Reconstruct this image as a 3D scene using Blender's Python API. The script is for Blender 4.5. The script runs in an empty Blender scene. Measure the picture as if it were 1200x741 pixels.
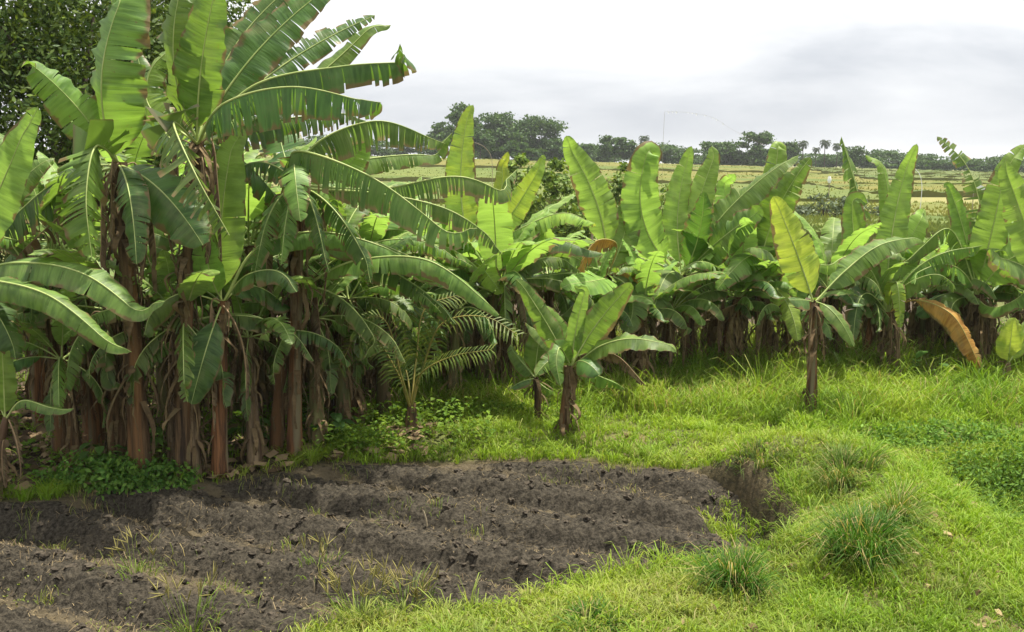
import bpy, math, random, zlib
import numpy as np
from mathutils import Vector
PI = math.pi
SC = bpy.context.scene
COL = SC.collection
def rng_for(key): return np.random.default_rng(zlib.crc32(str(key).encode()))

# ------------------------------------------------------------------ camera model (photo pixels 1200 x 741)
F, CX, CY, HOR, CAMH = 1250.0, 600.0, 370.5, 190.0, 2.8
PITCH = math.atan((CY - HOR) / F)
def ray(u, v):
    a, b = (u - CX) / F, (CY - v) / F
    return Vector((a, math.cos(PITCH) + b * math.sin(PITCH), -math.sin(PITCH) + b * math.cos(PITCH)))
def at(u, v, Y):
    d = ray(u, v); k = Y / d.y
    return Vector((d.x * k, Y, CAMH + d.z * k))

# ------------------------------------------------------------------ numpy noise
_R = np.random.default_rng(7).random((256, 256))
def vnoise(x, y):
    x = np.asarray(x, float); y = np.asarray(y, float)
    xi = np.floor(x).astype(int); yi = np.floor(y).astype(int)
    fx = x - xi; fy = y - yi
    fx = fx * fx * (3 - 2 * fx); fy = fy * fy * (3 - 2 * fy)
    a = _R[xi & 255, yi & 255]; b = _R[(xi + 1) & 255, yi & 255]
    c = _R[xi & 255, (yi + 1) & 255]; d = _R[(xi + 1) & 255, (yi + 1) & 255]
    return (a * (1 - fx) + b * fx) * (1 - fy) + (c * (1 - fx) + d * fx) * fy - .5
def fbm(x, y, o=4, g=.5):
    s = 0; a = 1.0
    for i in range(o):
        s = s + a * vnoise(x * 2 ** i + 17.3 * i, y * 2 ** i + 5.1 * i); a *= g
    return s
def sstep(a, b, x):
    t = np.clip((x - a) / (b - a), 0, 1); return t * t * (3 - 2 * t)

# ------------------------------------------------------------------ terrain
def flat(u, v):                      # photo pixel on the plane z = 0
    d = ray(u, v); k = CAMH / -d.z
    return (d.x * k, d.y * k)
PLOT = np.array([flat(*p) for p in [(-260, 600), (-60, 596), (60, 592), (130, 576), (250, 568), (330, 556), (380, 548),
        (470, 544), (560, 541), (700, 543), (800, 549), (872, 556), (925, 582), (948, 605), (944, 632), (900, 648),
        (840, 655), (760, 668), (650, 694), (580, 716), (500, 728), (370, 741), (300, 765), (-300, 800)]])
def plot_sd(x, y):                   # signed distance, positive inside the plot
    x = np.asarray(x, float); y = np.asarray(y, float)
    best = np.full(x.shape, 1e9); ins = np.zeros(x.shape, bool)
    n = len(PLOT)
    for i in range(n):
        ax, ay = PLOT[i]; bx, by = PLOT[(i + 1) % n]
        ex, ey = bx - ax, by - ay
        t = np.clip(((x - ax) * ex + (y - ay) * ey) / (ex * ex + ey * ey), 0, 1)
        best = np.minimum(best, np.hypot(x - ax - t * ex, y - ay - t * ey))
        c = ((ay > y) != (by > y)) & (x < (bx - ax) * (y - ay) / (by - ay + 1e-12) + ax)
        ins ^= c
    return np.where(ins, best, -best)
DX, DY = flat(915, 600)
GX, GY = flat(1185, 575)
def z_out(x, y):                     # grass land and everything beyond
    x = np.asarray(x, float); y = np.asarray(y, float)
    z = np.interp(y, [0, 24, 40, 70, 120, 200, 260, 600, 4000], [0, 0, .25, .5, .9, 3.0, 3.0, 1.0, 0])
    z = z - .03 * np.clip(x - 5, -60, 120) * np.clip((y - 60) / 140, 0, 1) * np.clip((900 - y) / 600, 0, 1)
    near = sstep(30, 18, y)
    z = z + near * (.12 * fbm(x * .35, y * .35, 3) + .05 * fbm(x * 1.7, y * 1.7, 3))
    d = np.hypot((x - DX) / 1.0, (y - DY) / 1.25)           # grassy bund round the ditch
    z = z + .34 * np.exp(-((d - 1.0) / .52) ** 2) * sstep(DX - .6, DX + .3, x)
    z = z - .32 * np.exp(-(((x - GX - .15) / .75) ** 2 + ((y - GY) / .8) ** 2) ** 2)   # weedy hollow on the right
    z = z + .10 * np.exp(-((y - 10.6 - .15 * np.sin(x * 1.3)) / .45) ** 2) * sstep(-2.5, 0, x) * sstep(3.5, 2.2, x)
    return z
def z_plot(x, y):
    s = y + .47 * x + .08 * fbm(x * .55, y * .55, 2)
    ph = (s - 7.41) / .87
    r = .5 + .5 * np.cos(2 * PI * ph)
    r = sstep(.12, .85, r)
    z = -.15 + .15 * r * (0.97 + .18 * fbm(x * .9 + 3, y * .9, 2))
    n1 = fbm(x * 4.5, y * 4.5, 3); n2 = fbm(x * 13, y * 13, 3)
    z = z + .05 * n1 + .05 * np.abs(n2) * 1.6 + .02 * fbm(x * 40, y * 40, 2)
    z = z - (z + .42) * np.exp(-(((x - DX + .16) / .42) ** 2 + ((y - DY) / .95) ** 2) ** 2)
    return z
def edge_w(x, y, sd):
    dd = sstep(DX - .75, DX - .3, x)
    return sstep(-.02, .28 - .12 * dd, sd + .06 * fbm(x * 3, y * 3, 2) * dd)
def z_true(x, y):
    sd = plot_sd(x, y)
    w = edge_w(x, y, sd)
    return z_out(x, y) * (1 - w) + z_plot(x, y) * w
def zt(x, y): return float(z_true(np.array([x]), np.array([y]))[0])
def ground(u, v):
    d = ray(u, v); z = 0.0
    for _ in range(12):
        k = (CAMH - z) / -d.z
        z = .5 * z + .5 * zt(d.x * k, d.y * k)
    return Vector((d.x * k, d.y * k, zt(d.x * k, d.y * k)))

# ------------------------------------------------------------------ object helpers
def tag(o, label=None, cat=None, group=None, kind=None):
    if label: o['label'] = label
    if cat: o['category'] = cat
    if group: o['group'] = group
    if kind: o['kind'] = kind
    return o
def empty(name, loc, rz=0.0):
    o = bpy.data.objects.new(name, None); COL.objects.link(o)
    o.location = loc; o.rotation_euler = (0, 0, rz); o.empty_display_size = .2
    return o
def mesh_obj(name, verts, faces, mat, parent=None, smooth=True, uv=None, attrs=None):
    """faces: int array (n,3|4) or list of such arrays"""
    verts = np.asarray(verts, np.float32)
    if isinstance(faces, np.ndarray): faces = [faces]
    faces = [np.asarray(f, np.int32) for f in faces if len(f)]
    me = bpy.data.meshes.new(name)
    me.vertices.add(len(verts)); me.vertices.foreach_set('co', verts.ravel())
    nl = sum(f.size for f in faces); nf = sum(len(f) for f in faces)
    loops = np.concatenate([f.ravel() for f in faces])
    tot = np.concatenate([np.full(len(f), f.shape[1], np.int32) for f in faces])
    start = np.concatenate([[0], np.cumsum(tot)[:-1]]).astype(np.int32)
    me.loops.add(nl); me.loops.foreach_set('vertex_index', loops)
    me.polygons.add(nf); me.polygons.foreach_set('loop_start', start); me.polygons.foreach_set('loop_total', tot)
    me.polygons.foreach_set('use_smooth', np.full(nf, smooth))
    if uv is not None:
        l = me.uv_layers.new(name='UVMap'); l.data.foreach_set('uv', np.asarray(uv, np.float32)[loops].ravel())
    for k, a in (attrs or {}).items():
        a = np.asarray(a, np.float32)
        if a.ndim == 1:
            t = me.attributes.new(k, 'FLOAT', 'POINT'); t.data.foreach_set('value', a)
        else:
            t = me.attributes.new(k, 'FLOAT_COLOR', 'POINT')
            t.data.foreach_set('color', np.concatenate([a, np.ones((len(a), 1), np.float32)], 1).ravel())
    me.update(); me.validate()
    me.materials.append(mat)
    o = bpy.data.objects.new(name, me); COL.objects.link(o)
    if parent: o.parent = parent
    return o
def copy_tree(o, parent=None):
    c = o.copy(); COL.objects.link(c)
    if parent: c.parent = parent
    for ch in list(o.children): copy_tree(ch, c)
    return c
def tube(pts, rad, n=7):
    pts = np.asarray(pts, float); rad = np.asarray(rad, float)
    T = np.gradient(pts, axis=0); T /= np.linalg.norm(T, axis=1)[:, None] + 1e-9
    ref = np.array([.31, -.9, .2]) if abs(T[len(T) // 2][1]) < .8 else np.array([1., .1, .2])
    A = np.cross(T, ref); A /= np.linalg.norm(A, axis=1)[:, None] + 1e-9
    B = np.cross(T, A)
    th = np.arange(n) * 2 * PI / n
    V = pts[:, None, :] + rad[:, None, None] * (np.cos(th)[None, :, None] * A[:, None, :] + np.sin(th)[None, :, None] * B[:, None, :])
    m = len(pts)
    i = np.arange(m - 1)[:, None] * n; j = np.arange(n)[None, :]; jn = (j + 1) % n
    Q = np.stack([i + j, i + jn, i + n + jn, i + n + j], -1).reshape(-1, 4)
    return V.reshape(-1, 3), Q
class MB:
    def __init__(s): s.v = []; s.q = []; s.t = []; s.n = 0; s.uv = []; s.at = []
    def add(s, V, Q=None, T=None, uv=None, col=None):
        V = np.asarray(V, float)
        s.v.append(V)
        if Q is not None and len(Q): s.q.append(np.asarray(Q) + s.n)
        if T is not None and len(T): s.t.append(np.asarray(T) + s.n)
        s.uv.append(np.zeros((len(V), 2)) if uv is None else np.asarray(uv))
        s.at.append(np.zeros((len(V), 3)) if col is None else np.broadcast_to(np.asarray(col, float), (len(V), 3)))
        s.n += len(V)
    def build(s, name, mat, parent=None, smooth=True, col=False):
        f = ([np.concatenate(s.q)] if s.q else []) + ([np.concatenate(s.t)] if s.t else [])
        return mesh_obj(name, np.concatenate(s.v), f, mat, parent, smooth, np.concatenate(s.uv), {'col': np.concatenate(s.at)} if col else None)

# ------------------------------------------------------------------ materials
def new_mat(name):
    m = bpy.data.materials.new(name); m.use_nodes = True
    nt = m.node_tree; nt.nodes.clear()
    return m, nt, (lambda t, **k: _node(nt, t, k))
def _node(nt, t, k):
    n = nt.nodes.new(t)
    for a, v in k.items():
        if a == 'ins':
            for i, x in v.items():
                if isinstance(x, bpy.types.NodeSocket): nt.links.new(x, n.inputs[i])
                else: n.inputs[i].default_value = x
        else: setattr(n, a, v)
    return n
def rgb(c): return (c[0], c[1], c[2], 1)
def mixc(N, f, a, b, mode='MIX'):
    n = N('ShaderNodeMix', data_type='RGBA', blend_type=mode)
    nt = n.id_data
    for i, x in ((0, f), (6, a), (7, b)):
        if isinstance(x, bpy.types.NodeSocket): nt.links.new(x, n.inputs[i])
        else: n.inputs[i].default_value = x if i == 0 else rgb(x)
    return n.outputs[2]
def ramp(N, fac, a, b):
    return N('ShaderNodeMapRange', clamp=True, interpolation_type='SMOOTHSTEP', ins={0: fac, 1: a, 2: b}).outputs[0]
def mth(N, op, a, b=0.0):
    return N('ShaderNodeMath', operation=op, ins={0: a, 1: b}).outputs[0]

def leaf_material(name, c0, c1, under, trans, yellow=None, yamt=0.0, edge=(.17, .125, .045), eamt=.15, rough=.5, tfac=.46, spots=.6):
    m, nt, N = new_mat(name)
    uv = N('ShaderNodeUVMap').outputs[0]
    sep = N('ShaderNodeSeparateXYZ', ins={0: uv})
    u, v = sep.outputs[0], sep.outputs[1]
    oi = N('ShaderNodeObjectInfo').outputs['Random']
    off = mth(N, 'MULTIPLY', oi, 37.0)
    cv = N('ShaderNodeCombineXYZ', ins={0: mth(N, 'MULTIPLY', u, .8), 1: mth(N, 'MULTIPLY', v, 38.0), 2: off}).outputs[0]
    vein = N('ShaderNodeTexNoise', ins={'Vector': cv, 'Scale': 1.0, 'Detail': 3.0}).outputs[0]
    cv2 = N('ShaderNodeCombineXYZ', ins={0: mth(N, 'MULTIPLY', u, .9), 1: mth(N, 'MULTIPLY', v, 9.0), 2: off}).outputs[0]
    broad = N('ShaderNodeTexNoise', ins={'Vector': cv2, 'Scale': 1.0, 'Detail': 4.0}).outputs[0]
    rnd = N('ShaderNodeAttribute', attribute_name='rnd').outputs['Fac']
    col = mixc(N, ramp(N, broad, .36, .64), tuple(x * .86 for x in c0), tuple(x * 1.12 for x in c1))
    col = mixc(N, mth(N, 'MULTIPLY', ramp(N, vein, .42, .62), .5), col, tuple(x * 1.45 for x in c1))
    hue = N('ShaderNodeHueSaturation', ins={'Hue': mth(N, 'ADD', .488, mth(N, 'MULTIPLY', oi, .024)), 'Saturation': .97,
            'Value': mth(N, 'ADD', .66, mth(N, 'ADD', mth(N, 'MULTIPLY', oi, .42), mth(N, 'MULTIPLY', rnd, .26))), 'Color': col})
    col = hue.outputs[0]
    if yellow:
        yf = mth(N, 'ADD', mth(N, 'SUBTRACT', broad, .5), mth(N, 'MULTIPLY', mth(N, 'SUBTRACT', rnd, .5), .3))
        yf = ramp(N, mth(N, 'ADD', yf, yamt), .44, .62)
        col = mixc(N, yf, col, yellow)
    tcol = mixc(N, .6, col, trans)
    # scorch spots and dusty patches
    cv3 = N('ShaderNodeCombineXYZ', ins={0: mth(N, 'MULTIPLY', u, 5.0), 1: mth(N, 'MULTIPLY', v, 22.0), 2: off}).outputs[0]
    sp = N('ShaderNodeTexNoise', ins={'Vector': cv3, 'Scale': 1.0, 'Detail': 4.0, 'Roughness': .65}).outputs[0]
    sf = mth(N, 'MULTIPLY', ramp(N, sp, .64, .70), spots)
    col = mixc(N, sf, col, (.17, .12, .04)); tcol = mixc(N, sf, tcol, (.16, .10, .03))
    cv4 = N('ShaderNodeCombineXYZ', ins={0: mth(N, 'MULTIPLY', u, 1.6), 1: mth(N, 'MULTIPLY', v, 3.0), 2: mth(N, 'ADD', off, 9.0)}).outputs[0]
    dp = N('ShaderNodeTexNoise', ins={'Vector': cv4, 'Scale': 1.0, 'Detail': 4.0}).outputs[0]
    col = mixc(N, mth(N, 'MULTIPLY', ramp(N, dp, .5, .72), .45), col, (.19, .20, .085))
    # brown, frayed margins
    ef = mth(N, 'ADD', u, mth(N, 'MULTIPLY', mth(N, 'SUBTRACT', broad, .5), 1.1))
    ef = ramp(N, ef, 1.02 - eamt, 1.10 - eamt * .5)
    col = mixc(N, ef, col, edge); tcol = mixc(N, ef, tcol, edge)
    geo = N('ShaderNodeNewGeometry')
    col = mixc(N, mth(N, 'MULTIPLY', geo.outputs['Backfacing'], .55), col, under)
    bump = N('ShaderNodeBump', ins={'Strength': .6, 'Distance': .010, 'Height': vein}).outputs[0]
    p = N('ShaderNodeBsdfPrincipled', ins={'Base Color': col, 'Roughness': mth(N, 'ADD', rough, mth(N, 'MULTIPLY', geo.outputs['Backfacing'], .2)), 'Normal': bump})
    p.inputs['Specular IOR Level'].default_value = .38
    t = N('ShaderNodeBsdfTranslucent', ins={'Color': tcol, 'Normal': bump})
    mx = N('ShaderNodeMixShader', ins={0: tfac, 1: p.outputs[0], 2: t.outputs[0]})
    N('ShaderNodeOutputMaterial', ins={0: mx.outputs[0]})
    return m
def plain_material(name, c0, c1, scale=8.0, rough=.8, detail=5.0, stretch=(1, 1, 1), bump=.4, dist=.01, c2=None, obj=True):
    m, nt, N = new_mat(name)
    tc = N('ShaderNodeTexCoord').outputs['Object']
    oi = N('ShaderNodeObjectInfo').outputs['Random']
    mp = N('ShaderNodeMapping', ins={0: tc, 1: N('ShaderNodeCombineXYZ', ins={0: mth(N, 'MULTIPLY', oi, 11.0), 1: mth(N, 'MULTIPLY', oi, 5.0)}).outputs[0], 3: stretch}).outputs[0]
    n = N('ShaderNodeTexNoise', ins={'Vector': mp, 'Scale': scale, 'Detail': detail, 'Roughness': .62}).outputs[0]
    col = mixc(N, ramp(N, n, .32, .68), c0, c1)
    if c2:
        n2 = N('ShaderNodeTexNoise', ins={'Vector': mp, 'Scale': scale * .31, 'Detail': 3.0}).outputs[0]
        col = mixc(N, ramp(N, n2, .52, .68), col, c2)
    b = N('ShaderNodeBump', ins={'Strength': bump, 'Distance': dist, 'Height': n}).outputs[0]
    p = N('ShaderNodeBsdfPrincipled', ins={'Base Color': col, 'Roughness': rough, 'Normal': b})
    p.inputs['Specular IOR Level'].default_value = .25
    N('ShaderNodeOutputMaterial', ins={0: p.outputs[0]})
    return m
def attr_material(name, tfac=.3, rough=.55, spec=.3, tmul=(1.25, 1.2, .6)):
    m, nt, N = new_mat(name)
    c = N('ShaderNodeAttribute', attribute_name='col').outputs['Color']
    p = N('ShaderNodeBsdfPrincipled', ins={'Base Color': c, 'Roughness': rough})
    p.inputs['Specular IOR Level'].default_value = spec
    if tfac > 0:
        t = N('ShaderNodeBsdfTranslucent', ins={'Color': mixc(N, 1.0, c, tmul, 'MULTIPLY')})
        mx = N('ShaderNodeMixShader', ins={0: tfac, 1: p.outputs[0], 2: t.outputs[0]})
        N('ShaderNodeOutputMaterial', ins={0: mx.outputs[0]})
    else: N('ShaderNodeOutputMaterial', ins={0: p.outputs[0]})
    return m
M = {}
UND = (.14, .19, .085)
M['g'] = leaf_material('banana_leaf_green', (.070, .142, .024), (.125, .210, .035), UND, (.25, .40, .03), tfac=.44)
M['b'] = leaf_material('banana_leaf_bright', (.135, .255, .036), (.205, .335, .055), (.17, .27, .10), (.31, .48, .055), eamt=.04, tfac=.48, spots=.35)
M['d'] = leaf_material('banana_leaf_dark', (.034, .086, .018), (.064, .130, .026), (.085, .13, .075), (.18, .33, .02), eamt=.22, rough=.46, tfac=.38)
M['r'] = leaf_material('banana_leaf_ragged', (.065, .128, .026), (.125, .190, .045), (.12, .16, .10), (.20, .34, .04), yellow=(.26, .22, .07), yamt=.05, edge=(.26, .20, .09), eamt=.22)
M['y'] = leaf_material('banana_leaf_yellowing', (.14, .26, .03), (.22, .33, .04), (.2, .27, .1), (.5, .52, .04), yellow=(.52, .46, .05), yamt=.12, eamt=.06, tfac=.42)
M['yy'] = leaf_material('banana_leaf_pale_yellow', (.24, .36, .035), (.36, .43, .05), (.30, .35, .08), (.52, .60, .05), yellow=(.16, .27, .03), yamt=.02, eamt=.04, tfac=.42, spots=.4)
M['o'] = leaf_material('banana_leaf_orange', (.34, .17, .025), (.42, .25, .045), (.25, .15, .06), (.45, .22, .02), yellow=(.12, .06, .03), yamt=.02, eamt=.25, rough=.6, tfac=.3)
M['x'] = leaf_material('banana_leaf_dry', (.070, .045, .025), (.160, .108, .058), (.13, .09, .05), (.18, .10, .04), yellow=(.055, .034, .022), yamt=.03, edge=(.07, .045, .03), eamt=.2, rough=.75, tfac=.22)
M['rib'] = plain_material('leaf_rib', (.24, .32, .09), (.38, .43, .16), 6, .45, bump=.1)
M['rib_x'] = plain_material('dry_rib', (.17, .11, .06), (.30, .21, .12), 6, .7)
M['rib_o'] = plain_material('orange_rib', (.40, .26, .08), (.30, .30, .10), 6, .5)
M['stem'] = plain_material('banana_stem', (.026, .017, .010), (.165, .102, .050), 6.0, .8, 9.0, (5.0, 5.0, .32), 1.0, .025, c2=(.17, .088, .036))
M['stem_red'] = plain_material('banana_stem_reddish', (.038, .020, .011), (.23, .105, .042), 6.0, .7, 9.0, (5.0, 5.0, .3), .9, .02, c2=(.15, .125, .07))
M['stem_grn'] = plain_material('banana_stem_green', (.07, .075, .025), (.17, .16, .06), 4.0, .6, 6.0, (2.2, 2.2, .25), .6, .015, c2=(.09, .05, .03))
M['stem_tan'] = plain_material('banana_stem_tan', (.055, .038, .022), (.26, .19, .11), 6.0, .75, 9.0, (5.0, 5.0, .32), .9, .02, c2=(.10, .06, .035))
M['sheath'] = leaf_material('dry_sheath', (.048, .031, .016), (.185, .125, .060), (.13, .09, .045), (.14, .08, .04), yellow=(.30, .22, .15), yamt=-.06, edge=(.05, .035, .025), eamt=.2, rough=.8, tfac=.15)
M['grass'] = attr_material('grass_blade', .36, .55, .15, (1.2, 1.25, .5))
M['weed'] = attr_material('weed_leaf', .36, .6, .1, (1.3, 1.2, .5))
M['tree_leaf'] = attr_material('tree_leaf', .3, .55, .18, (1.35, 1.2, .5))
M['straw'] = attr_material('straw', .1, .8, .1, (1, .9, .7))
M['rice'] = attr_material('rice_crop', .4, .7, .15, (1.1, 1, .7))
M['bark'] = plain_material('tree_bark', (.035, .026, .020), (.10, .08, .06), 7, .9, 6, (1, 1, .3), .7, .03)
M['palm'] = attr_material('palm_leaflet', .3, .55, .2)
M['palm_rib'] = plain_material('palm_stalk', (.15, .15, .035), (.26, .21, .06), 5, .5, bump=.1)
M['white'] = plain_material('white_plastic', (.72, .73, .74), (.82, .82, .82), 3, .5, bump=.15)
M['bamboo'] = plain_material('bamboo', (.20, .16, .10), (.32, .27, .18), 4, .6)
M['clod'] = plain_material('soil_clod', (.022, .018, .013), (.085, .069, .049), 40, .95, 6, bump=.9, dist=.02)

# ground: grass thatch near, dry leaf litter in the grove, pasture far
def ground_material():
    m, nt, N = new_mat('grass_land')
    P = N('ShaderNodeNewGeometry').outputs['Position']
    n1 = N('ShaderNodeTexNoise', ins={'Vector': P, 'Scale': 1.1, 'Detail': 5.0}).outputs[0]
    n2 = N('ShaderNodeTexNoise', ins={'Vector': P, 'Scale': 22.0, 'Detail': 6.0, 'Roughness': .7}).outputs[0]
    c = mixc(N, ramp(N, n2, .35, .65), (.055, .062, .020), (.115, .130, .036))
    c = mixc(N, ramp(N, n1, .50, .66), c, (.15, .125, .055))
    # bare earth where the bank is steep, and litter under the grove
    e = N('ShaderNodeAttribute', attribute_name='earth').outputs['Fac']
    soil = mixc(N, ramp(N, n2, .35, .7), (.034, .026, .019), (.115, .082, .052))
    c = mixc(N, e, c, soil)
    far = N('ShaderNodeAttribute', attribute_name='far').outputs['Fac']
    n3 = N('ShaderNodeTexNoise', ins={'Vector': P, 'Scale': .06, 'Detail': 6.0}).outputs[0]
    field = mixc(N, ramp(N, n3, .4, .6), (.12, .145, .045), (.19, .18, .065))
    c = mixc(N, far, c, field)
    b = N('ShaderNodeBump', ins={'Strength': .8, 'Distance': .03, 'Height': n2}).outputs[0]
    p = N('ShaderNodeBsdfPrincipled', ins={'Base Color': c, 'Roughness': .9, 'Normal': b})
    p.inputs['Specular IOR Level'].default_value = .15
    N('ShaderNodeOutputMaterial', ins={0: p.outputs[0]})
    return m
def soil_material():
    m, nt, N = new_mat('tilled_soil')
    P = N('ShaderNodeNewGeometry').outputs['Position']
    n1 = N('ShaderNodeTexNoise', ins={'Vector': P, 'Scale': 2.3, 'Detail': 5.0}).outputs[0]
    n2 = N('ShaderNodeTexNoise', ins={'Vector': P, 'Scale': 30.0, 'Detail': 7.0, 'Roughness': .72}).outputs[0]
    n3 = N('ShaderNodeTexNoise', ins={'Vector': P, 'Scale': 75.0, 'Detail': 3.0}).outputs[0]
    c = mixc(N, ramp(N, n2, .33, .68), (.0165, .0145, .0112), (.078, .067, .050))
    dry = N('ShaderNodeAttribute', attribute_name='dry').outputs['Fac']
    f = ramp(N, mth(N, 'ADD', mth(N, 'MULTIPLY', n2, .6), mth(N, 'MULTIPLY', dry, .45)), .46, .74)
    c = mixc(N, mth(N, 'MULTIPLY', f, .65), c, (.135, .108, .066))
    b = N('ShaderNodeBump', ins={'Strength': 1.0, 'Distance': .03, 'Height': n2}).outputs[0]
    p = N('ShaderNodeBsdfPrincipled', ins={'Base Color': c, 'Roughness': .95, 'Normal': b})
    p.inputs['Specular IOR Level'].default_value = .1
    N('ShaderNodeOutputMaterial', ins={0: p.outputs[0]})
    return m
M['ground'] = ground_material(); M['soil'] = soil_material()

# ------------------------------------------------------------------ ground and plot
def grid_obj(name, xs, ys, zf, mat, kind, attrs=None):
    X, Y = np.meshgrid(xs, ys)
    x, y = X.ravel(), Y.ravel()
    z = zf(x, y)
    nx, ny = len(xs), len(ys)
    i = np.arange(ny - 1)[:, None] * nx + np.arange(nx - 1)[None, :]
    Q = np.stack([i, i + 1, i + nx + 1, i + nx], -1).reshape(-1, 4)
    o = mesh_obj(name, np.stack([x, y, z], 1), Q, mat, None, True, None, attrs(x, y, z) if attrs else None)
    return tag(o, kind=kind)
def grow(a, step, end, k=1.12):
    out = [a]
    while abs(out[-1]) < abs(end): out.append(out[-1] + step); step *= k
    return out
xs = np.array(sorted(set([round(float(v), 4) for v in np.arange(-6.5, 8.5, .055)]))); 
xs = np.concatenate([np.array(grow(-6.5, -.1, 2600)[1:])[::-1], xs, np.array(grow(8.5, .1, 2600)[1:])])
ys = np.concatenate([np.array([-40, -25, -14, -7, -3, 0, 2, 3.5]), np.arange(4.5, 15, .05), np.array(grow(15, .08, 3200, 1.08))])
def z_ground(x, y):
    sd = plot_sd(x, y)
    return z_out(x, y) - .5 * sstep(.02, .22, sd)
def g_attr(x, y, z):
    sd = plot_sd(x, y)
    n = fbm(x * 1.3, y * 1.3, 3)
    lit = sstep(-1.2, -2.6, x + .5 * n) * sstep(8.6, 9.4, y + .3 * n) + sstep(12.6, 14.0, y + .1 * x) * sstep(9.5, 8, x)
    earth = np.clip(lit, 0, 1) * sstep(40, 20, y)
    rim = sstep(-.16, -.02, sd + .10 * n) * .8
    hollow = np.exp(-(((x - GX - .15) / .7) ** 2 + ((y - GY) / .75) ** 2) ** 2) * .4
    bx, by = flat(1180, 742); bare = np.exp(-(((x - bx) / .5) ** 2 + ((y - by) / .35) ** 2)) * sstep(-.3, .3, n + .25)
    return {'earth': np.clip(np.maximum(np.maximum(np.maximum(earth, rim), hollow), bare), 0, 1), 'far': sstep(22, 34, y)}
grid_obj('ground', xs, ys, z_ground, M['ground'], 'structure', g_attr)
px0, px1, py0, py1 = PLOT[:, 0].min() - .3, PLOT[:, 0].max() + .3, max(4.8, PLOT[:, 1].min() - .3), PLOT[:, 1].max() + .3
def z_soil(x, y):
    sd = plot_sd(x, y)
    w = edge_w(x, y, sd)
    return z_out(x, y) * (1 - w) + z_plot(x, y) * w - .4 * sstep(.0, -.25, sd)
def s_attr(x, y, z):
    s = y + .47 * x + .08 * fbm(x * .55, y * .55, 2)
    return {'dry': np.clip(1.5 * (.5 - .5 * np.cos(2 * PI * (s - 7.30) / .87)) ** 1.6 - .25 + .9 * fbm(x * 1.5, y * 1.5, 3), 0, 1)}
grid_obj('tilled_soil', np.arange(px0, px1, .02), np.arange(py0, py1, .016), z_soil, M['soil'], 'structure', s_attr)

# ------------------------------------------------------------------ leaves
def curve_pts(P, n=40):
    """smooth curve through the control points P (2, 3 or more)"""
    P = np.asarray(P, float)
    if len(P) == 2:
        t = np.linspace(0, 1, n)[:, None]; return P[0] * (1 - t) + P[1] * t
    d = np.concatenate([[0], np.cumsum(np.linalg.norm(np.diff(P, axis=0), axis=1) ** .7)]); d /= d[-1]
    t = np.linspace(0, 1, n)
    if len(P) == 3:
        m = d[1]
        a = (t - m) * (t - 1) / (m); b = t * (t - 1) / (m * (m - 1)); c = t * (t - m) / (1 - m)
        return P[0] * a[:, None] + P[1] * b[:, None] + P[2] * c[:, None]
    tang = np.gradient(P, d, axis=0)
    out = []
    for x in t:
        i = min(max(int(np.searchsorted(d, x)) - 1, 0), len(P) - 2)
        h = d[i + 1] - d[i]; s = (x - d[i]) / h
        out.append((2 * s**3 - 3 * s**2 + 1) * P[i] + (s**3 - 2 * s**2 + s) * h * tang[i] + (-2 * s**3 + 3 * s**2) * P[i + 1] + (s**3 - s**2) * h * tang[i + 1])
    return np.array(out)
STY = {  # face angle of the normal above the camera-ward horizontal, petiole share, angles, tear spacing, gravity
    'up':   dict(na=12, pf=.10, d0=-.52, d1=.34, tear=.20, g=.0, trand=.20, rag=.08, gap=.3, taper=.42, tip=1.0),
    'uprag':dict(na=20, pf=.10, d0=-.05, d1=.35, tear=.07, g=.12, trand=.35, rag=.15, gap=.5),
    'face': dict(taper=.3, tip=.4, na=35, pf=.14, d0=-.1, d1=.30, tear=.17, g=.12, trand=.2, rag=.09, gap=.3),
    'arch': dict(tip=.6, na=62, pf=.14, d0=.25, d1=.75, tear=.13, g=.32, trand=.24, rag=.09, gap=.35),
    'rag':  dict(na=55, pf=.12, d0=.55, d1=1.0, tear=.055, g=.72, trand=.34, rag=.25, gap=.75, ge=.6, tip=.5),
    'drop': dict(na=15, pf=.10, d0=.10, d1=.40, tear=.12, g=.25, trand=.25, rag=.08, gap=.4),
    'dead': dict(na=25, pf=.15, d0=.9, d1=1.5, tear=.07, g=.85, trand=.5, rag=.35, gap=.6),
}
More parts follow.
